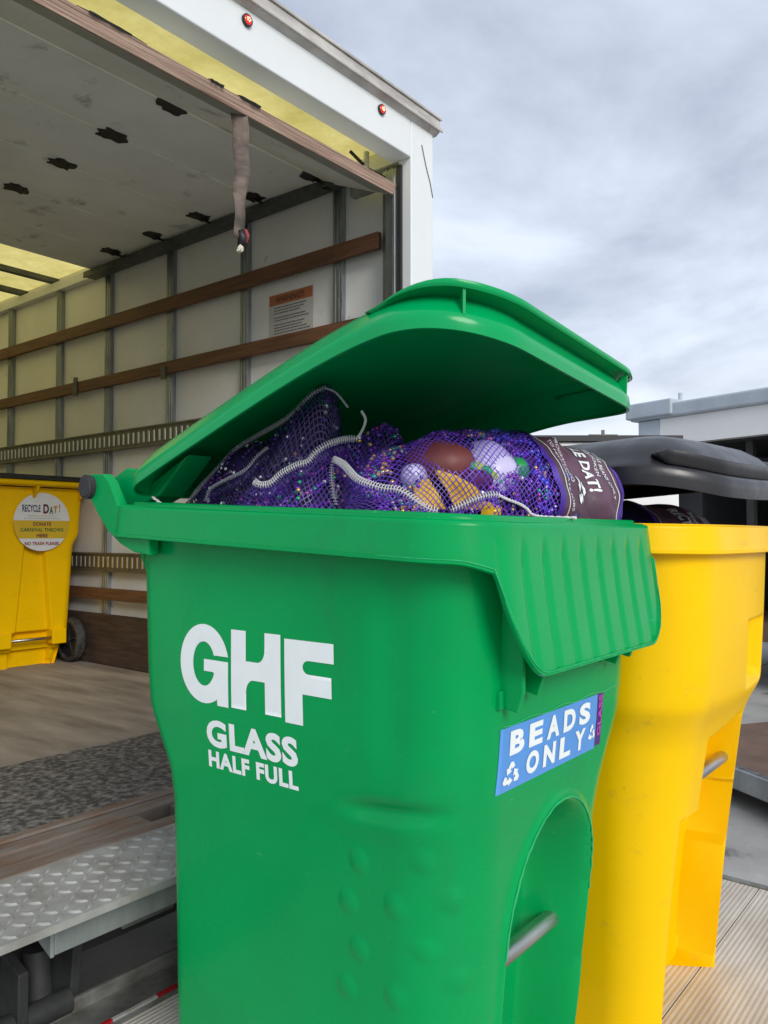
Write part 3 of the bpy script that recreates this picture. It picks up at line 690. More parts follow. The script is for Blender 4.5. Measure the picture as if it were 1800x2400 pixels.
# ---------- green cart
zg = lambda y: 1.071+(np.asarray(y)-.55)*.0475
green = empty('wheeled_cart', (1.18, .95, 0), 'green wheeled cart with raised lid, GHF lettering and blue BEADS ONLY sticker', 'trash cart')
gk = [(0, .945, 1.40, .655, 1.288, .10), (.10, .935, 1.405, .645, 1.285, .11), (.56, .905, 1.428, .605, 1.262, .11), (.62, .900, 1.442, .598, 1.268, .11),
      (.73, .892, 1.488, .587, 1.322, .10), (.80, .890, 1.494, .582, 1.328, .10), (1.075, .886, 1.496, .574, 1.335, .10)]
dimples = [(.786, .560), (.673, .588), (.809, .494), (.719, .509), (.637, .532), (.790, .425), (.678, .458), (.820, .355), (.724, .374), (.637, .412)]
def gdisp(P, N):
    X, Y, Z = P[..., 0], P[..., 1], P[..., 2]; P0_ = P.copy()
    fr = (N[..., 1] < -.3).astype(float)
    # arched recess with a flared mouth
    cx, hw, zt, ah = 1.198, .150, .615, .20
    zc_ = zt-ah
    rr_ = np.where(Z > zc_, np.sqrt(((X-cx)/hw)**2+((Z-zc_)/ah)**2), np.abs(X-cx)/hw)
    dsd = (1-rr_)*hw
    P[..., 1] += fr*(.105*sst(.0, .055, dsd)**.8)
    P[..., 1] -= fr*.006*np.exp(-((dsd+.004)/.007)**2)*(Z < .63)
    # side dimples and the dent above them
    sd_ = np.clip(-N[..., 0], 0, 1)
    for (dy_, dz_) in dimples:
        cst = np.where((N[..., 0] < -.2) & (N[..., 1] < .3), (Y-dy_)**2+(Z-dz_)**2, 9)
        c_ = np.unravel_index(np.argmin(cst), cst.shape); pc = P0_[c_]
        d2 = ((P0_-pc)**2).sum(-1)/(.0195**2)
        P[..., :2] += N*(np.clip(1-d2, 0, 1)**.7*.0032)[..., None]
    g = np.exp(-((Y-.715)/.085)**4)*np.exp(-((Z-.650+(Y-.7)*.12)/.014)**2)
    P[..., 0] += .012*g*sd_
    g = np.exp(-((Y-.75)/.13)**4)*(1-sst(.59, .64, Z))*sst(.0, .1, Z)
    P[..., 0] += .004*g*sd_
    g = np.exp(-((Y-.68)/.06)**4)*sst(.66, .76, Z)
    P[..., 0] += .006*g*sd_
    # softer blow-mould waviness
    P[..., 0] += sd_*.0015*np.sin(Y*9+Z*5)*np.sin(Z*7)
    return P
V, F, GP = body_mesh(gk, nf=150, ns=130, disp=gdisp, ztop=zg)
gbody = mesh_obj('body', V, F, 'green', green, True, sharp=60)
bvh_g = BVHTree.FromPolygons([Vector(v) for v in V], F)
V, F = shell_inner(.905, 1.480, .600, 1.315, .06, .68, zg)
mesh_obj('inner_wall', V, F, 'green', green, True, sharp=60)
V, F, _ = rim_mesh(.852, 1.545, .545, 1.372, .105, zg, lip=(.155, .190, .283), ribs=.0055, flare=.022, rb=.04)
mesh_obj('rim', V, F, 'green', green, True, sharp=50)
rw = _[31]; sel = [i for i in range(len(rw)) if rw[i][1] < .70]
sel = sorted(sel, key=lambda i: math.atan2(rw[i][1]-.95, rw[i][0]-1.19))
MB().tube([tuple(rw[i]+np.array([0, -.001, 0])) for i in sel[::2]], [.0005+.0006*random.random() for _q in sel[::2]], 5).build('mould_flash', 'green_flash', green)
# inner raised rib of the rim, thin flash lines
p_, n_ = rpath(.866, 1.531, .559, 1.358, .095, .035, 40, 40, 24, 12)
rows = [np.column_stack([p_-n_*a, zg(p_[:, 1])+b_]) for a, b_ in ((.010, -.002), (.011, .005), (.014, .0065), (.017, .005), (.018, -.002))]
mesh_obj('rim_rib', np.array(rows).reshape(-1, 3), [f[::-1] for f in grid_faces(5, len(p_))], 'green', green, True)
for gx_, zl in ((.985, .80), (1.045, .815), (1.33, .825), (1.39, .83)):
    MB().prism([(.555, zl), (.60, zl+.01), (.60, 1.02), (.545, 1.02), (.545, zl+.03)], 0, gx_-.004, gx_+.004).prism([(.575, zl+.004), (.60, zl-.004), (.60, zl+.03), (.575, zl+.03)], 0, gx_-.014, gx_-.0045).build('lip_gusset', 'green', green, bevel=.002)
# mould flash line round the waist on the front
def on_front(x, z, off=.0009):
    h = bvh_g.ray_cast(Vector((x, .2, z)), Vector((0, 1, 0)), 1.0)
    return (x, (h[0].y if h[0] else .59)-off, z)
def on_side(y, z, off=.0009):
    h = bvh_g.ray_cast(Vector((.5, y, z)), Vector((1, 0, 0)), 1.0)
    return ((h[0].x if h[0] else .89)-off, y, z)
MB().tube([on_front(x, .775+.002*math.sin(x*60), .0006) for x in np.linspace(.99, 1.44, 40)], .0009, 5).build('mould_line', 'green_flash', green)
fl_pts = []
for k in range(60):
    a = math.pi*(k/59)
    x = 1.198+(.150+.004)*math.cos(math.pi-a); z = .415+(.20+.004)*math.sin(a)
    fl_pts.append(on_front(x, z, .0008+.001*random.random()))
MB().tube(fl_pts, [.0011+.0008*random.random() for _ in fl_pts], 5).build('arch_flash', 'green_flash', green)
MB().tube([(.99, .683, .352), (1.41, .683, .352)], .0155, 24).build('catch_bar', 'bar', green, True, 40)
# hinge brackets, caps, handle tube
for bx in (.857, 1.487):
    pts = [(1.335, 1.028), (1.30, 1.02), (1.36, 1.030), (1.41, 1.055), (1.445, 1.095), (1.470, 1.140), (1.472, 1.165), (1.455, 1.172), (1.405, 1.170), (1.385, 1.155), (1.352, 1.108), (1.335, 1.108)]
    MB().prism([(1.25, 1.012), (1.30, 1.018), (1.345, 1.033), (1.39, 1.060), (1.43, 1.098), (1.462, 1.135)]+pts[6:]+[(1.25, 1.09)], 0, bx, bx+.022).build('hinge_bracket', 'green', green, bevel=.003, seg=3)
for cx_ in (.846, 1.509):
    c = MB().tube([(cx_, 1.452, 1.146), (cx_+.011, 1.452, 1.146)], .024, 28)
    c.tube([(cx_-.002, 1.452, 1.146), (cx_, 1.452, 1.146)], [.019, .021], 28).build('hinge_cap', 'cap', green, True, 40)
MB().tube([(.88, 1.452, 1.146), (1.486, 1.452, 1.146)], .015, 20).build('handle_tube', 'green', green, True, 40)
for wx in (.99, 1.37): wheel(green, wx, 1.13, .127, .125, .05)
MB().tube([(.96, 1.13, .127), (1.40, 1.13, .127)], .009, 12).build('axle', 'bar', green, True)
# lid
yp = np.array([.50, .55, .6, .68, .8, .934, 1.1, 1.2, 1.31]); zp = np.array([.262, .272, .280, .282, .254, .214, .158, .122, .080])
cf = np.polyfit(yp, zp, 4)
zlid = lambda y: 1.05+np.polyval(cf, np.asarray(y, dtype=float))
LX0, LX1, LY0, LY1 = .846, 1.494, .545, 1.322
rings = [(.0045, .0), (0, .001), (-.001, .012), (0, .023), (.004, .028), (.020, .048), (.034, .060), (.044, .064), (.07, .066), (.085, .070), (.10, .078), (.13, .082), (.2, .085), (.28, .088)]
V, F = lid_mesh(LX0, LX1, LY0, LY1, .15, .05, zlid, rings, twist=.058)
glid = mesh_obj('lid', V, F, 'green_lid', green, True, sharp=42)
s = glid.modifiers.new('s', 'SOLIDIFY'); s.thickness = .0045; s.offset = -1
handle_flange(LX0, LX1, LY0, LY1, .15, .05, zlid, .74, .050, .069, (.899, 1.365), 'green_lid', glid, twist=.058)
for ax_ in (.905, 1.405):
    pts = [(1.318, 1.15), (1.34, 1.178), (1.40, 1.185), (1.445, 1.168), (1.470, 1.150), (1.455, 1.125), (1.42, 1.115), (1.36, 1.105), (1.29, 1.125), (1.20, 1.20)]
    MB().prism(pts, 0, ax_, ax_+.06).build('hinge_arm', 'green_lid', glid, bevel=.004, seg=3)
# lettering
def side_fn(a, b_): return on_side(-a, b_)
def G_art():
    o = []
    for k in range(40):
        a = R(14+(312-14)*k/39); o.append((.5+.5*math.cos(a), .5+.5*math.sin(a)))
    o += [(.76, .085), (.77, .0), (.985, .0), (.985, .56), (.5, .56), (.5, .41), (.68, .41)]
    for k in range(26):
        a = R(338-(338-24)*k/25); o.append((.5+.225*math.cos(a), .5+.28*math.sin(a)))
    o.append((.73, .62)); return poly_art([o])
def H_art():
    q = lambda cx, cy, r1, r2, a0, a1: [(cx+r1*math.cos(R(a0+(a1-a0)*k/8)), cy+r2*math.sin(R(a0+(a1-a0)*k/8))) for k in range(9)]
    o = [(0, 0), (.31, 0), (.31, .22)]+q(.46, .22, .15, .17, 180, 90)+[(.69, .39), (.69, 0), (1, 0), (1, 1), (.69, 1), (.69, .79)]+q(.54, .79, .15, .17, 0, -90)+[(.31, .62), (.31, 1), (0, 1)]
    return poly_art([o])
def F_art():
    q = lambda cx, cy, r1, r2, a0, a1: [(cx+r1*math.cos(R(a0+(a1-a0)*k/8)), cy+r2*math.sin(R(a0+(a1-a0)*k/8))) for k in range(9)]
    o = [(0, 0), (.37, 0), (.37, .37), (.95, .37), (.95, .61), (.50, .61)]+q(.50, .69, .12, .08, 270, 90)+[(1, .77), (1, 1), (0, 1)]
    return poly_art([o])
lay('letter', fit(G_art(), -1.195, -1.063, .754, .893), side_fn, 'white_vinyl', green, .007)
lay('letter', fit(H_art(), -1.055, -.934, .756, .889), side_fn, 'white_vinyl', green, .007)
lay('letter', fit(F_art(), -.925, -.818, .750, .884), side_fn, 'white_vinyl', green, .007)
lay('lettering', fit(text_poly('GLASS', .045), -1.124, -.900, .680, .728), side_fn, 'white_vinyl', green, .007)
lay('lettering', fit(text_poly('HALF FULL', .045), -1.122, -.902, .643, .673), side_fn, 'white_vinyl', green, .007)
# sticker
def rect(a0, a1, b0, b1): return poly_art([[(a0, b0), (a1, b0), (a1, b1), (a0, b1)]])
st = lay('sticker', rect(.984, 1.314, .677, .772), lambda a, b_: on_front(a, b_, .0008), 'blue_vinyl', green, .012)
lay('sticker_strip', rect(1.3142, 1.338, .680, .774), lambda a, b_: on_front(a, b_, .0008), 'purple_vinyl', st, .012)
f2 = lambda a, b_: on_front(a, b_, .0018)
for i, ch in enumerate('BEADS'):
    a = 1.012+i*.0575; lay('lettering', fit(text_poly(ch, .05), a, a+.043, .729, .765), f2, 'white_vinyl', st, .015)
for i, ch in enumerate('ONLY'):
    a = 1.066+i*.055; lay('lettering', fit(text_poly(ch, .05), a, a+.040, .687, .722), f2, 'white_vinyl', st, .015)
lay('recycling_symbol', fit(recycle_art(), .998, 1.046, .684, .719), f2, 'white_vinyl', st, .02)
lay('recycling_symbol', fit(recycle_art(), 1.284, 1.310, .695, .722), f2, 'white_vinyl', st, .02)
tv, tf = text_poly('GLASS', .05)
v_, f_ = fit((np.stack([-tv[:, 1], tv[:, 0]], 1), tf), 1.318, 1.334, .697, .770)
lay('lettering', (v_, f_), f2, 'pink_vinyl', st, .02)

# ---------- yellow cart beside it
def yellow_cart(cx, fy, z0, label, root_y, lidz, style):
    root = empty('wheeled_cart', (cx, root_y, z0), label, 'trash cart')
    zy = lambda y: z0+1.072+(np.asarray(y)-fy)*.02
    return root, zy
yr, zy = yellow_cart(1.855, .52, 0, 'yellow wheeled cart with black lid, standing right of the green cart', .93, 0, 0)
YC = 1.855
yk = [(0, YC-.265, YC+.240, .60, 1.20, .10), (.62, YC-.290, YC+.283, .545, 1.23, .13), (.655, YC-.298, YC+.290, .535, 1.24, .13), (.70, YC-.315, YC+.352, .515, 1.28, .13), (1.07, YC-.325, YC+.358, .500, 1.29, .13)]
def ydisp(P, N):
    X, Y, Z = P[..., 0]-YC, P[..., 1], P[..., 2]
    fr = np.clip((-N[..., 1]-.2)/.5, 0, 1)
    P[..., 1] -= .030*np.clip(1-(X/.30)**2, 0, 1)*fr*sst(.2, .9, Z)
    # wide channel down to the feet, catch-bar pocket above it
    m1 = sst(-.195, -.165, X)*(1-sst(.150, .160, X))*(1-sst(.455, .463, Z))
    m2 = sst(-.110, -.095, X)*(1-sst(.148, .155, X))*sst(.445, .452, Z)*(1-sst(.590+.10*(X+.1), .618+.10*(X+.1), Z))
    P[..., 1] += fr*(.095*m1+.085*m2*(1-m1))
    m3 = sst(.040-.12*(Z-.7), .060-.12*(Z-.7), X)*(1-sst(.20, .24, X))*sst(.70, .73, Z)*(1-sst(.845, .862, Z))
    P[..., 1] += fr*.030*m3
    # soft crease at the waist of the near corner
    return P
V, F, _ = body_mesh(yk, nf=150, ns=70, disp=ydisp, ztop=zy)
mesh_obj('body', V, F, 'yellow', yr, True, sharp=55)
V, F = shell_inner(YC-.30, YC+.30, .53, 1.27, .12, .90, zy)
mesh_obj('inner_wall', V, F, 'yellow', yr, True, sharp=60)
V, F, _ = rim_mesh(YC-.352, YC+.385, .492, 1.335, .15, zy, h=.052, bow=.035, nf=60)
mesh_obj('rim', V, F, 'yellow', yr, True, sharp=50)
MB().tube([(YC-.16, .575, .515), (YC+.17, .575, .515)], .0135, 20).build('catch_bar', 'bar', yr, True, 40)
for wx in (YC-.2, YC+.2): wheel(yr, wx, 1.20, .127, .125, .05)
MB().tube([(YC-.2, 1.20, .127), (YC+.2, 1.20, .127)], .009, 12).build('axle', 'bar', yr, True)
zyl = lambda y: 1.05+.098+(.62-np.asarray(y, dtype=float))*.030-1.2*np.clip(.62-np.asarray(y, dtype=float), 0, 1)**2
ringsb = [(.0045, .0), (0, .001), (-.002, .020), (-.002, .036), (.003, .041), (.012, .045), (.034, .062), (.06, .080), (.10, .096), (.15, .106), (.2, .111), (.28, .115)]
V, F = lid_mesh(YC-.36, YC+.39, .475, 1.31, .15, .10, zyl, ringsb, bow=.045, twist=-.03)
yl = mesh_obj('lid', V, F, 'black', yr, True, sharp=42); s = yl.modifiers.new('s', 'SOLIDIFY'); s.thickness = .0045; s.offset = -1
handle_flange(YC-.36, YC+.39, .475, 1.31, .15, .10, zyl, .56, .062, .073, (), 'black', yl, .03, .045, out=.010, drop=.027, twist=-.03)
for ax_ in (YC-.28, YC+.22):
    MB().prism([(1.30, 1.10), (1.30, 1.15), (1.40, 1.15), (1.41, 1.11), (1.36, 1.09)], 0, ax_, ax_+.06).build('hinge_arm', 'black', yl, bevel=.004)
MB().tube([(YC-.31, 1.39, 1.13), (YC+.31, 1.39, 1.13)], .013, 16).build('handle_tube', 'yellow', yr, True)
for bx in (YC-.335, YC+.315):
    MB().prism([(1.30, 1.03), (1.36, 1.04), (1.41, 1.10), (1.41, 1.15), (1.37, 1.15), (1.33, 1.09)], 0, bx, bx+.02).build('hinge_bracket', 'yellow', yr, bevel=.003)
# round white sticker on its near side, mostly behind the green cart
def disc(cx, cy, r, n=48, a0=0, a1=2*math.pi): return poly_art([[(cx+r*math.cos(a0+(a1-a0)*k/n), cy+r*math.sin(a0+(a1-a0)*k/n)) for k in range(n)]])
lay('round_sticker', disc(.80, .78, .10), lambda a, b_: (YC-.3245-.0+(1.0-b_)*.02-.002, a, b_), 'sticker_white', yr, .3)

# ---------- yellow cart inside the truck
TX, TY, TZ = 2.335, 4.55, TF
tr_ = empty('wheeled_cart', (TX, TY+.35, TZ), 'dirty yellow wheeled cart with round white sticker, standing inside the truck', 'trash cart')
tk = [(TZ+.0, TX-.19, TX+.165, TY+.03, TY+.62, .05), (TZ+.13, TX-.22, TX+.195, TY+.02, TY+.64, .05), (TZ+.17, TX-.24, TX+.225, TY+.0, TY+.64, .05), (TZ+.72, TX-.27, TX+.262, TY-.0, TY+.66, .06),
      (TZ+.78, TX-.30, TX+.30, TY-.0, TY+.70, .06), (TZ+1.06, TX-.31, TX+.31, TY-.015, TY+.74, .06)]
def tdisp(P, N):
    X, Z = P[..., 0]-TX, P[..., 2]-TZ; fr = (N[..., 1] < -.5).astype(float)
    wv = .045+.055*np.clip((.75-Z)/.6, 0, 1)
    m1 = (1-sst(wv, wv+.02, np.abs(X-.0)))*(1-sst(.70, .80, Z))*sst(.16, .19, Z)
    P[..., 1] += fr*.035*m1
    m2 = (1-sst(.125, .130, np.abs(X)))*(1-sst(.205, .212, Z)); P[..., 1] += fr*.045*m2
    m3 = (1-sst(.095, .10, Z)); P[..., 1] += fr*.03*m3
    return P
V, F, _ = body_mesh(tk, nf=110, ns=20, nb=10, na=6, dz=.006, disp=tdisp)
mesh_obj('body', V, F, 'yellow', tr_, True, sharp=50)
zt_ = lambda y: TZ+1.10+(np.asarray(y)-TY)*.0
V, F, _ = rim_mesh(TX-.33, TX+.33, TY-.06, TY+.77, .06, zt_, h=.028, body_in=.05, nf=20)
mesh_obj('rim', V, F, 'yellow', tr_, True, sharp=50)
MB().tube([(TX-.325, TY-.075, TZ+1.085), (TX+.325, TY-.075, TZ+1.085)], .016, 16).build('grab_bar', 'yellow', tr_, True, 40)
for q in (-.27, -.02, .27):
    MB().prism([(TY-.075, TZ+1.085), (TY-.07, TZ+1.05), (TY-.025, TZ+1.0), (TY-.003, TZ+1.0), (TY-.003, TZ+1.085)], 0, TX+q-.008, TX+q+.008).build('bar_gusset', 'yellow', tr_, bevel=.003)
for q in (-.185, .150):
    MB().box(TX+q-.045, TX+q+.045, TY-.022, TY+.05, TZ+.125, TZ+.215).build('foot_block', 'yellow', tr_, bevel=.008, seg=3)
MB().tube([(TX-.18, TY-.002, TZ+.165), (TX+.15, TY-.002, TZ+.165)], .009, 12).build('catch_bar', 'bar', tr_, True)
lid_t = MB().box(TX-.34, TX+.34, TY-.05, TY+.80, TZ+1.106, TZ+1.135).build('lid', 'black', tr_, bevel=.012, seg=3)
MB().box(TX-.335, TX+.335, TY-.095, TY-.052, TZ+1.102, TZ+1.122).build('lid_lip', 'black', lid_t, bevel=.006, seg=3)
wheel(tr_, TX+.248, TY+.03, TZ+.137, .136, .055); wheel(tr_, TX-.285, TY+.20, TZ+.137, .136, .055)
MB().tube([(TX-.28, TY+.2, TZ+.137), (TX+.28, TY+.2, TZ+.137)], .01, 12).build('axle', 'bar', tr_, True)
# round sticker with its bands and words
sx, sz, sr_ = 2.368, 1.128, .173
fs = lambda off: (lambda a, b_: (a, TY-.0175+off, b_))
rs = lay('round_sticker', disc(sx, sz, sr_), fs(0), 'sticker_white', tr_, .5)
za, zb = sz+.008, sz-.098
pts = []
for k in range(13):
    z = za+(zb-za)*k/12; pts.append((sx+math.sqrt(sr_**2-(z-sz)**2), z))
for k in range(13):
    z = zb+(za-zb)*k/12; pts.append((sx-math.sqrt(sr_**2-(z-sz)**2), z))
lay('yellow_band', poly_art([pts]), fs(-.0012), 'sticker_yellow', rs, .5)
def word(txt, a0, a1, b0, b1, m, bold=.03): lay('lettering', fit(text_poly(txt, bold), sx+a0, sx+a1, sz+b0, sz+b1), fs(-.0026), m, rs, .5)
word('RECYCLE', -.122, -.012, .058, .100, 'navy', .02); word('D', .005, .040, .050, .106, 'plum_ink', .04); word('A', .042, .068, .046, .092, 'green_ink', .03)
word('T', .068, .094, .052, .096, 'gold_ink', .05); word('!', .103, .111, .060, .108, 'gold_ink', .02)
word('RECYCLING REUSE REDUCE', -.09, .09, .032, .038, 'gold_ink', .0); word('for more information and locations', -.11, .11, .018, .024, 'ink_grey', 0)
word('DONATE', -.055, .055, -.024, -.002, 'plum_ink', .03); word('CARNIVAL THROWS', -.132, .132, -.058, -.036, 'green_ink', .03)
word('HERE', -.034, .034, -.092, -.070, 'plum_ink', .03); word('NO TRASH PLEASE!', -.105, .105, -.138, -.118, 'red_ink', .03)

# ------------------------------------------------------------------ bead bags
class Bag:
    def __init__(s, c, ax, a, r, rz, seed=0, pulls=(), lump=.012, sq=2.6):
        s.c = Vector(c); s.e1 = Vector(ax).normalized(); s.e3 = Vector((0, 0, 1)); s.e3 = (s.e3-s.e1*s.e3.dot(s.e1)).normalized(); s.e2 = s.e3.cross(s.e1)
        s.a, s.r, s.rz, s.seed, s.pulls, s.lump, s.sq = a, r, rz, seed, pulls, lump, sq
    def at(s, u, v, k=1.0):
        """u 0..1 along the bag, v in turns round it"""
        t_ = 2*u-1; rr_ = max(0, 1-abs(t_)**s.sq)**.5; a = 2*math.pi*v
        p = s.c+s.e1*(s.a*t_*k)+(s.e2*(s.r*math.cos(a))+s.e3*(s.rz*math.sin(a)))*rr_*k
        n_ = noise.noise(p*9+Vector((s.seed*7.3, 0, 0)))*s.lump+noise.noise(p*28+Vector((0, s.seed*3.1, 0)))*s.lump*.45
        d = (p-s.c-s.e1*((p-s.c).dot(s.e1))*.6)
        if d.length > 1e-5: p = p+d.normalized()*n_*rr_
        for (src, dst, rad) in s.pulls:
            w_ = math.exp(-((p-Vector(src)).length/rad)**2); p = p+(Vector(dst)-Vector(src))*w_
        return p
    def mesh(s, name, m, parent, nu=70, nv=90, k=1.0, u0=0.0, u1=1.0):
        V = []; UV = []
        for i in range(nu+1):
            u = u0+(u1-u0)*i/nu
            if (i == 0 and u0 == 0) or (i == nu and u1 == 1): u = min(max(u, .0006), .9994)
            for j in range(nv+1):
                V.append(s.at(u, j/nv, k)); UV.append((u*2.3*s.a, j/nv*2*math.pi*(s.r+s.rz)/2))
        return mesh_obj(name, V, grid_faces(nu+1, nv+1, False), m, parent, True, uvs=UV)
ICO = None
def ico():
    global ICO
    if ICO is None:
        bm = bmesh.new(); bmesh.ops.create_icosphere(bm, subdivisions=2, radius=1)
        bm.verts.index_update(); ICO = (np.array([tuple(v.co) for v in bm.verts]), [tuple(v.index for v in f.verts) for f in bm.faces]); bm.free()
    return ICO
def strands(bag, name, n, m, label, rb=(.0024, .0044), keep=lambda p: True, run=26):
    """strings of beads lying just under the net, in one uncountable pile"""
    sv_, sf = ico(); V = []; F = []; k = 0
    while k < n:
        u = random.uniform(.04, .96); v = random.random(); du = random.uniform(-.02, .02); dv = random.uniform(-.02, .02); r_ = random.uniform(*rb); col = random.randint(8, run)
        kk = random.uniform(.90, .985)
        st_ = 2.05*r_
        L = math.hypot(du*2*bag.a, dv*2*math.pi*bag.r) or 1; du *= st_/L; dv *= st_/L; ang = random.uniform(-.25, .25)
        for q in range(col):
            u += du; v += dv; du, dv = du*math.cos(ang)-dv*math.sin(ang)*.4, dv*math.cos(ang)+du*math.sin(ang)*.4
            if not (.02 < u < .98): break
            p = bag.at(u, v, kk)
            if p.z < 1.02 or not keep(p): continue
            b0 = len(V)*1; V.append(sv_*r_+np.array(p)); F.append(k); k += 1
            if k >= n: break
    cnt = len(sv_); VV = np.concatenate(V); FF = []
    for q in range(len(V)): FF += [(a+q*cnt, b_+q*cnt, c+q*cnt) for a, b_, c in sf]
    o = mesh_obj(name, VV, FF, m, None, True); tag(o, label, 'beads', kind='stuff'); return o
def stitch(name, pts, m, parent, r=.0045, pitch=.0042, th=.0008, up=Vector((0, 0, 1))):
    """overlock seam: loops wound round a cord along a path"""
    P = [Vector(p) for p in pts]; L = [0]
    for a, b_ in zip(P, P[1:]): L.append(L[-1]+(b_-a).length)
    tot = L[-1]; n = int(tot/pitch)*8; res = []
    for i in range(n):
        s_ = tot*i/(n-1); j = max(0, min(len(L)-2, np.searchsorted(L, s_)-1)); t_ = (s_-L[j])/(L[j+1]-L[j]+1e-9)
        c = P[j].lerp(P[j+1], t_); d = (P[j+1]-P[j]).normalized(); a1 = d.cross(up).normalized(); a2 = a1.cross(d); a = 2*math.pi*i/8
        res.append(c+a1*math.cos(a)*r*1.0+a2*math.sin(a)*r*.7)
    return MB().tube(res, th, 5).tube([p for p in P], th*1.4, 5).build(name, m, parent, True)
def smooth_path(pts, n=12):
    P = [Vector(p) for p in pts]; P = [P[0]*2-P[1]]+P+[P[-1]*2-P[-2]]; o = []
    for i in range(1, len(P)-2):
        for k in range(n):
            t_ = k/n; a, b_, c, d = P[i-1], P[i], P[i+1], P[i+2]
            o.append(.5*((2*b_)+(c-a)*t_+(2*a-5*b_+4*c-d)*t_*t_+(3*b_-a-3*c+d)*t_**3))
    o.append(P[-2]); return o
def cord(name, pts, m, parent, r=.0022):
    P = smooth_path(pts, 14); mb = MB()
    for ph in (0, math.pi):
        res = []
        for i, p in enumerate(P):
            d = (P[min(i+1, len(P)-1)]-P[max(i-1, 0)]).normalized(); a1 = d.orthogonal().normalized(); a2 = a1.cross(d); a = i*.9+ph
            res.append(p+a1*math.cos(a)*r*.55+a2*math.sin(a)*r*.55)
        mb.tube(res, r*.75, 6)
    return mb.build(name, m, parent, True)
bagA = Bag((1.225, .752, 1.095), (.91, -.41, 0), .285, .130, .138, 1, sq=3.2, lump=.022)
bagB = Bag((1.065, .985, 1.06), (.62, -.78, .05), .19, .115, .12, 2, pulls=[((1.01, 1.00, 1.16), (1.00, .96, 1.205), .06), ((1.08, .90, 1.16), (1.08, .87, 1.245), .06)], lump=.024)
bagC = Bag((1.015, 1.15, 1.055), (.10, -.99, .10), .185, .085, .10, 3, pulls=[((1.01, 1.0, 1.15), (.985, .915, 1.335), .085), ((1.01, 1.13, 1.15), (.985, 1.15, 1.205), .08)], lump=.022)
bagD = Bag((1.28, 1.05, 1.04), (.3, -.95, 0), .22, .14, .115, 4, lump=.024)
def make_bag(bg, lab, net):
    r_ = empty('mesh_bag', tuple(bg.c), lab, 'mesh bag', 'purple mesh bags of beads in the green cart')
    bg.mesh('net', net, r_); bg.mesh('filling', 'core', r_, 50, 60, .86)
    return r_
rA = make_bag(bagA, 'full purple mesh bag with plum printed band, front of the green cart', 'net')
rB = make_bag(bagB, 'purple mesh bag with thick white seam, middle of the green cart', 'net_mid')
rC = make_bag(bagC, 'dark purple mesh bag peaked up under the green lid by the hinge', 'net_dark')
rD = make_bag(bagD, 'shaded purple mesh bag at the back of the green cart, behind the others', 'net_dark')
ITEMS = [((1.098, .688, 1.186), .060), ((1.173, .650, 1.175), .026), ((1.135, .662, 1.176), .022), ((1.030, .745, 1.195), .055), ((.992, .762, 1.158), .030), ((1.075, .683, 1.150), .034), ((1.02, .71, 1.125), .035), ((1.05, .69, 1.115), .03)]
strands(bagA, 'bead_strands', 2000, 'beads_mix', 'multicoloured metallic beads inside the purple bag with the plum band', keep=lambda p: p.x < 1.235 and all((p-Vector(q)).length > r for q, r in ITEMS))
strands(bagB, 'bead_strands', 3000, 'beads_mix', 'purple and silver beads inside the white-seamed middle bag')
strands(bagC, 'bead_strands', 1900, 'beads_dark', 'dark purple beads inside the peaked bag near the hinge')
strands(bagD, 'bead_strands', 900, 'beads_dark', 'shaded beads in the bag at the back of the green cart')
# printed band and the lettering that runs round it
def print_band(bag, parent, u0, u1, va, vb, words, sym):
    band = bag.mesh('printed_band', 'label_plum', parent, 30, 90, 1.012, u0, u1)
    for (uu, w_) in ((u0-.012, .018), (u1-.006, .018)): bag.mesh('hem', 'net_dense', parent, 3, 90, 1.020, uu, uu+w_)
    for txt, v0, v1, c0, c1, bold in words:
        lay('lettering', fit(text_poly(txt, bold), 0, v1-v0, c0, c1), lambda a, b_: bag.at(b_, v0+a, 1.022), 'white_vinyl', band, .008)
    if sym: lay('recycling_symbol', fit(recycle_art(), 0, sym[1]-sym[0], sym[2], sym[3]), lambda a, b_: bag.at(b_, sym[0]+a, 1.022), 'white_vinyl', band, .008)
    for uu in (u0+.022, u1-.022):
        MB().tube([bag.at(uu, va+(vb-va)*k/30, 1.020) for k in range(31)], .0008, 5).build('printed_line', 'white_vinyl', band)
    return band
print_band(bagA, rA, .60, .895, .26, .56,
    [('TO HELP CREATE JOBS', .335, .505, .632, .646, .0), ('PROGRAM INFO', .33, .445, .656, .670, .0), ('RECYCLE DAT!', .20, .460, .745, .790, .04),
     ('BROKEN', .33, .41, .812, .826, .0), ('MARDI GRAS BEANS ONLY', .26, .475, .838, .852, .0)], (.425, .490, .684, .730))
bagA.mesh('bag_bottom', 'net_dense', rA, 24, 90, 1.006, .885, 1.0)
# things pressing against the net of the front bag
def ball(name, p, r, m, lab, cat='ball', bag=bagA, k=1.16, sc=(1, 1, 1)):
    p = Vector(p); c = p+(bag.c-p).normalized()*r*k
    bm = bmesh.new(); bmesh.ops.create_icosphere(bm, subdivisions=4, radius=r); bm.verts.index_update()
    V = [Vector((v.co.x*sc[0]+c[0], v.co.y*sc[1]+c[1], v.co.z*sc[2]+c[2])) for v in bm.verts]; F = [tuple(v.index for v in f.verts) for f in bm.faces]; bm.free()
    V = [v+(v-c)*noise.noise(v*25)*.10 for v in V]
    return tag(mesh_obj(name, V, F, m, None, True), lab, cat)
ball('ball', (1.098, .688, 1.186), .062, 'ball_white', 'large pale lilac ball under the net at the middle of the front bag')
ball('ball', (1.173, .650, 1.175), .024, 'ball_green', 'small bright green ball left of the plum band in the front bag')
ball('ball', (1.135, .662, 1.176), .020, 'ball_red', 'small red ball between the lilac and the green balls')
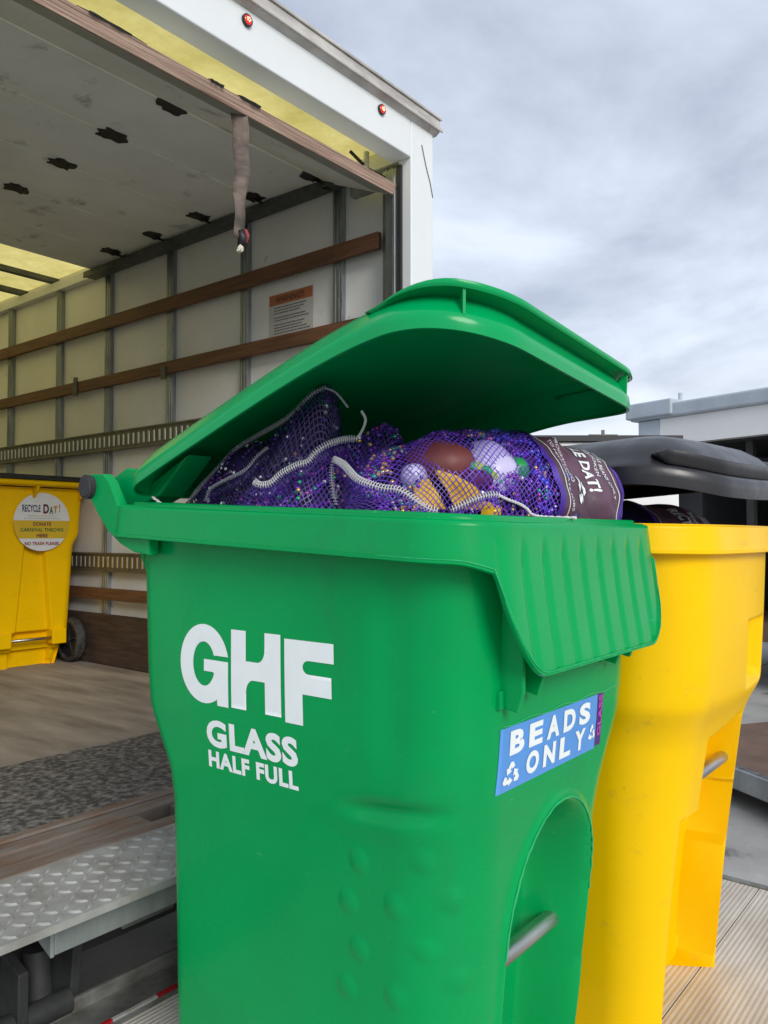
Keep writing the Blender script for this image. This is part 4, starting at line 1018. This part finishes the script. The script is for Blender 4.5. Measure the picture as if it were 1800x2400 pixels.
ball('football', (1.022, .750, 1.188), .047, 'ball_maroon', 'maroon toy football under the net at the top left of the front bag', 'toy ball', sc=(1.1, 1.3, .9))
ball('ball', (.992, .762, 1.150), .022, 'ball_white', 'pale ball among green and gold beads at the left end of the front bag')
ball('plush_toy', (1.075, .683, 1.150), .026, 'cloth_dpurple', 'dark purple plush toy with green frill, below the lilac ball', 'toy', sc=(1.5, 1.0, .8))
for i, (p, r) in enumerate([((1.055, .700, 1.166), .010), ((1.066, .690, 1.168), .009), ((1.078, .682, 1.166), .010), ((1.092, .672, 1.160), .010), ((1.104, .666, 1.152), .009), ((1.115, .662, 1.144), .009), ((1.046, .706, 1.158), .009)]):
    ball('pompom', p, r, 'pom_green' if i % 2 else 'pom_lime', ('green' if i % 2 else 'lime')+' pompom on the frill of the plush toy', 'pompom', k=1.6)['group'] = 'green and lime pompoms'
def cloth_patch(name, bag, u0, u1, v0, v1, m, lab, keep, k=.975):
    nu, nv = 40, 40; V = []; F = []
    for i in range(nu+1):
        for j in range(nv+1):
            u = u0+(u1-u0)*i/nu; v = v0+(v1-v0)*j/nv; V.append(bag.at(u, v, k+.006*math.sin(u*60)*math.sin(v*90)))
    for i in range(nu):
        for j in range(nv):
            if keep(i/nu, j/nv): q = i*(nv+1)+j; F.append((q, q+nv+1, q+nv+2, q+1))
    used = sorted({a for f in F for a in f}); ix = {a: n for n, a in enumerate(used)}
    o = mesh_obj(name, [V[a] for a in used], [tuple(ix[a] for a in f) for f in F], m, None, True)
    sm = o.modifiers.new('s', 'SOLIDIFY'); sm.thickness = .002; return tag(o, lab, 'cloth')
cloth_patch('cloth_pennant', bagA, .13, .335, .425, .505, 'cloth_yellow', 'yellow and purple pennant under the net at the left of the front bag', lambda a, b_: b_ > .55*abs(a-.35)*1.6 and not .16+.25*b_ < a < .30+.25*b_)
cloth_patch('cloth_scrap', bagA, .33, .40, .485, .515, 'cloth_yellow', 'small yellow cloth scrap below the seam near the rim', lambda a, b_: b_ > .5*a)
strands(bagA, 'bead_strands', 260, 'beads_blue', 'shiny blue beads pressed against the net beside the plum band', (.0045, .0065), keep=lambda p: 1.19 < p.x < 1.27, run=14)
strands(bagA, 'bead_strands', 420, 'beads_green', 'green and gold metallic beads at the left end of the front bag', (.003, .0045), keep=lambda p: p.x < 1.02 and all((p-Vector(q)).length > r for q, r in ITEMS), run=14)
# seams and cords
S1 = [(.937, 1.278, 1.085), (.945, 1.270, 1.100), (.950, 1.250, 1.118), (.947, 1.222, 1.138), (.953, 1.179, 1.171), (.956, 1.126, 1.208), (.966, 1.080, 1.230), (.964, .996, 1.256), (.967, .943, 1.290), (.983, .925, 1.304)]
S2 = [(.937, 1.188, 1.113), (.940, 1.177, 1.135), (.933, 1.124, 1.150), (.932, 1.072, 1.164), (.942, 1.052, 1.188), (.951, 1.033, 1.204)]
S3 = [(.932, 1.048, 1.144), (.932, 1.032, 1.137), (.939, 1.012, 1.140), (.946, .993, 1.156), (.957, .966, 1.170), (.966, .949, 1.175), (.975, .935, 1.194), (.995, .922, 1.208), (1.025, .912, 1.217), (1.040, .905, 1.218)]
S4 = [(.997, .920, 1.176), (.985, .913, 1.154), (.976, .901, 1.124), (.980, .896, 1.101)]
S5 = [(.999, .922, 1.181), (.985, .885, 1.168), (.968, .843, 1.143), (.965, .814, 1.132), (.972, .787, 1.124), (.979, .768, 1.122), (.984, .753, 1.115), (.992, .735, 1.101), (1.004, .723, 1.091), (1.014, .715, 1.088)]
S6 = [(1.038, .705, 1.089), (1.056, .691, 1.099), (1.081, .677, 1.110), (1.102, .668, 1.115), (1.114, .663, 1.115)]
vdir = Vector((.75, .65, 0))
stitch('seam', smooth_path(S1, 6), 'thread_grey', rC, .0042, .0050, .0007, vdir)
stitch('seam', smooth_path(S2, 6), 'thread_grey', rC, .0038, .0048, .0007, vdir)
stitch('seam', smooth_path(S3, 6), 'thread', rB, .0060, .0044, .0010, vdir)
stitch('seam', smooth_path(S4, 6), 'thread_grey', rB, .0040, .0052, .0008, vdir)
stitch('seam', smooth_path(S5, 6), 'thread', rA, .0062, .0050, .0010, vdir)
stitch('seam', smooth_path(S6, 6), 'thread', rA, .0056, .0050, .0010, vdir)
cord('drawstring', [(1.040, .905, 1.218), (1.048, .898, 1.233), (1.050, .892, 1.252), (1.044, .896, 1.267)], 'thread', rB)
cord('drawstring', [(1.114, .663, 1.115), (1.128, .654, 1.108), (1.145, .642, 1.101), (1.158, .635, 1.093), (1.162, .626, 1.083), (1.172, .605, 1.079), (1.185, .560, 1.0775)], 'thread', rA, .0024)
cord('drawstring', [(.983, .925, 1.302), (.994, .910, 1.293), (1.008, .895, 1.268)], 'thread_grey', rC, .0018)
cord('drawstring', [(.925, 1.255, 1.085), (.900, 1.262, 1.104), (.880, 1.275, 1.122)], 'thread', rC, .0022)
# gathered hems of net hanging from the two thick seams
def hem(path, drop, parent, m):
    P = smooth_path(path, 8); V = []; UV = []; L = 0
    for i, p in enumerate(P):
        if i: L += (P[i]-P[i-1]).length
        for j in range(5):
            t_ = j/4; V.append(p+Vector((-.010*math.sin(t_*3)+.004*math.sin(L*260)*t_, -.008*math.sin(t_*3)+.004*math.cos(L*210)*t_, -drop*t_))); UV.append((L*1.6, t_*drop))
    mesh_obj('net_hem', V, grid_faces(len(P), 5, False), m, parent, True, uvs=UV)
hem(S5, .030, rA, 'net'); hem(S3, .034, rB, 'net_mid'); hem(S2, .03, rC, 'net_dark'); hem(S6, .022, rA, 'net')
# bags in the yellow cart
bagE = Bag((1.83, .735, 1.035), (.96, -.28, 0), .29, .12, .088, 7, sq=3.2, lump=.014)
bagF = Bag((1.80, .98, 1.04), (.3, -.95, 0), .22, .15, .105, 8, lump=.024)
rE = empty('mesh_bag', tuple(bagE.c), 'purple mesh bag with plum band in the yellow cart, under the black lid', 'mesh bag', 'mesh bags in the yellow cart')
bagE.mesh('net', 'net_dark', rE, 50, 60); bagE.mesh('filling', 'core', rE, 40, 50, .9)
print_band(bagE, rE, .45, .88, .26, .56, [('RECYCLE', .34, .50, .60, .66, .04), ('MOTHER CAN', .33, .47, .80, .82, 0), ('SORT', .36, .45, .70, .73, 0)], None)
bagE.mesh('bag_bottom', 'net_dense', rE, 20, 60, 1.006, .87, 1.0)
rF = empty('mesh_bag', tuple(bagF.c), 'dark mesh bag pushing up the black lid of the yellow cart, behind the banded one', 'mesh bag', 'mesh bags in the yellow cart')
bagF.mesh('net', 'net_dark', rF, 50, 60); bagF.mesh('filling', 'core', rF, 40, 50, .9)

# ------------------------------------------------------------------ background at right
fwd = Vector((math.sin(R(51)), math.cos(R(51)), 0)); rgt = Vector((math.cos(R(51)), -math.sin(R(51)), 0))
def world(dep, lat, z): return fwd*dep+rgt*lat+Vector((0, 0, CAMZ+z))
bt = empty('box_truck', (7.6, 1.8, gz), 'distant white box body with grey roof cap and dark opening, behind the black lid', 'truck')
al = Vector((.292, .956, 0)); aw = Vector((.956, -.292, 0)); up3 = Vector((0, 0, 1))
P0 = Vector((7.58, 1.76, CAMZ))
def bt_box(k0, k1, w0, w1, z0, z1): 
    c = P0+al*(k0+k1)/2+aw*(w0+w1)/2+up3*(z0+z1)/2
    return (c, al, aw, up3, abs(k1-k0)/2, abs(w1-w0)/2, abs(z1-z0)/2)
MB().obox(*bt_box(-1.6, 1.45, -.05, 5, 1.17, 1.31)).build('roof_cap', 'bg_cap', bt, bevel=.02)
MB().obox(*bt_box(.93, 1.48, -.08, .3, 1.19, 1.35)).build('corner_cap', 'bg_cap', bt, bevel=.015)
MB().obox(*bt_box(1.12, 1.38, -.0, 5, -1.0, 1.168)).build('corner_post', 'bg_cap', bt, bevel=.01)
MB().obox(*bt_box(-1.4, 1.118, .005, .12, .90, 1.168)).build('header', 'bg_white', bt)
MB().obox(*bt_box(-1.4, 1.118, 4.8, 4.9, -1.0, .9)).obox(*bt_box(-1.6, -1.41, 0, 4.9, -1.0, 1.16)).build('inner_wall', 'bg_dark', bt)
MB().obox(*bt_box(-1.4, 1.118, .0, 4.9, -.95, -.80)).build('floor', 'bg_brown', bt)
MB().obox(*bt_box(-1.4, 1.118, .14, 4.8, .88, .895)).build('raised_door', 'bg_dark', bt)
MB().obox(*bt_box(.25, .32, .2, .26, -.8, .88)).obox(*bt_box(.85, 1.117, .3, 4.7, -.8, .5)).build('side_wall', 'bg_dark', bt)
MB().tube([P0+al*1.3+aw*.6+up3*1.3, P0+al*1.3+aw*.6+up3*1.52], .022, 12).build('vent_pipe', 'bg_cap', bt, True)
# low loading platform in front of it
lp = empty('loading_platform', (3.9, 1.0, gz), 'low brown plywood loading platform with steel edge, far right behind the yellow cart', 'platform')
q0 = world(3.87, 1.88, -1.2); al2 = Vector((math.sin(R(33)), math.cos(R(33)), 0)); aw2 = Vector((al2.y, -al2.x, 0))
MB().obox(q0+aw2*.85-up3*.02, al2, aw2, up3, 1.0, .80, .02).build('deck', 'bg_brown', lp)
MB().obox(q0+aw2*.02-up3*.05, al2, aw2, up3, 1.0, .028, .055).build('edge_beam', 'galv', lp, bevel=.006)
MB().obox(q0+aw2*.85-up3*.14, al2, aw2, up3, .9, .6, .09).build('support', 'under', lp)
# white trailer with dark roof seal
vt = empty('white_trailer', tuple(world(6.2, 1.4, -1.4)), 'low white trailer with dark roof edge between the green and black lids', 'trailer')
c = world(6.6, .95, -.32)
MB().obox(c, rgt, fwd, up3, 1.30, .6, 1.03).build('body', 'bg_white', vt, bevel=.02)
MB().obox(world(6.6, .95, .735), rgt, fwd, up3, 1.32, .63, .022).build('roof_seal', 'seal', vt)
MB().obox(world(5.99, .95, .60), rgt, fwd, up3, 1.29, .008, .012).build('trim', 'bg_cap', vt)
wb = MB()
for lx in (.3, 1.6):
    cc = world(5.98, lx, -1.12); wb.tube([cc, cc+fwd*.12], .28, 28)
wb.build('wheels', 'tyre', vt, True, 40)
# a pole and low trees on the skyline
po = MB().tube([world(60, 16.7, -1.4), world(60, 16.7, 8.0)], .14, 8); po.obox(world(60, 16.7, 7.6), rgt, fwd, up3, 1.1, .06, .07)
tag(po.build('utility_pole', 'pole', None, True), 'thin utility pole on the skyline between the lid and the far truck', 'pole')
po = MB()
for q, (d0, l0, h0, d1, l1, h1) in enumerate([(60, 16.7, 7.5, 55, 9, 7.6), (60, 17.4, 7.5, 55, 9.7, 7.2)]):
    pts = []
    for k in range(13):
        t_ = k/12; p = world(d0+(d1-d0)*t_, l0+(l1-l0)*t_, h0+(h1-h0)*t_-1.2*math.sin(math.pi*t_)); pts.append(p)
    tag(MB().tube(pts, .012, 5).build('overhead_wire', 'seal'), ('upper' if q else 'lower')+' overhead wire running from the skyline pole', 'wire', 'overhead wires')
def far_tree(dep, lat, h, seed, lab):
    rnd = random.Random(seed); b0 = world(dep, lat, -1.4); r_ = empty('tree', tuple(b0), lab, 'tree')
    MB().tube([b0, b0+up3*h*.55, b0+up3*h*.85+rgt*.2], [.22, .14, .05], 8).build('trunk', 'pole', r_, True)
    V = []; F = []
    for k in range(5000):
        while True:
            q = Vector((rnd.uniform(-1, 1), rnd.uniform(-1, 1), rnd.uniform(-1, 1)))
            if q.length < 1 and noise.noise(q*2.2+Vector((seed, 0, 0))) > -.15: break
        p = b0+up3*h*.68+Vector((q.x*h*.38, q.y*h*.38, q.z*h*.33)); a = Vector((rnd.gauss(0, 1), rnd.gauss(0, 1), rnd.gauss(0, 1))).normalized()*.13; b_ = a.orthogonal()*.8
        i = len(V); V += [p-a, p+b_, p+a]; F.append((i, i+1, i+2))
    mesh_obj('crown', V, F, 'leaf', r_)
far_tree(70, 14.6, 9.9, 3, 'brownish tree low on the skyline under the green lid edge')
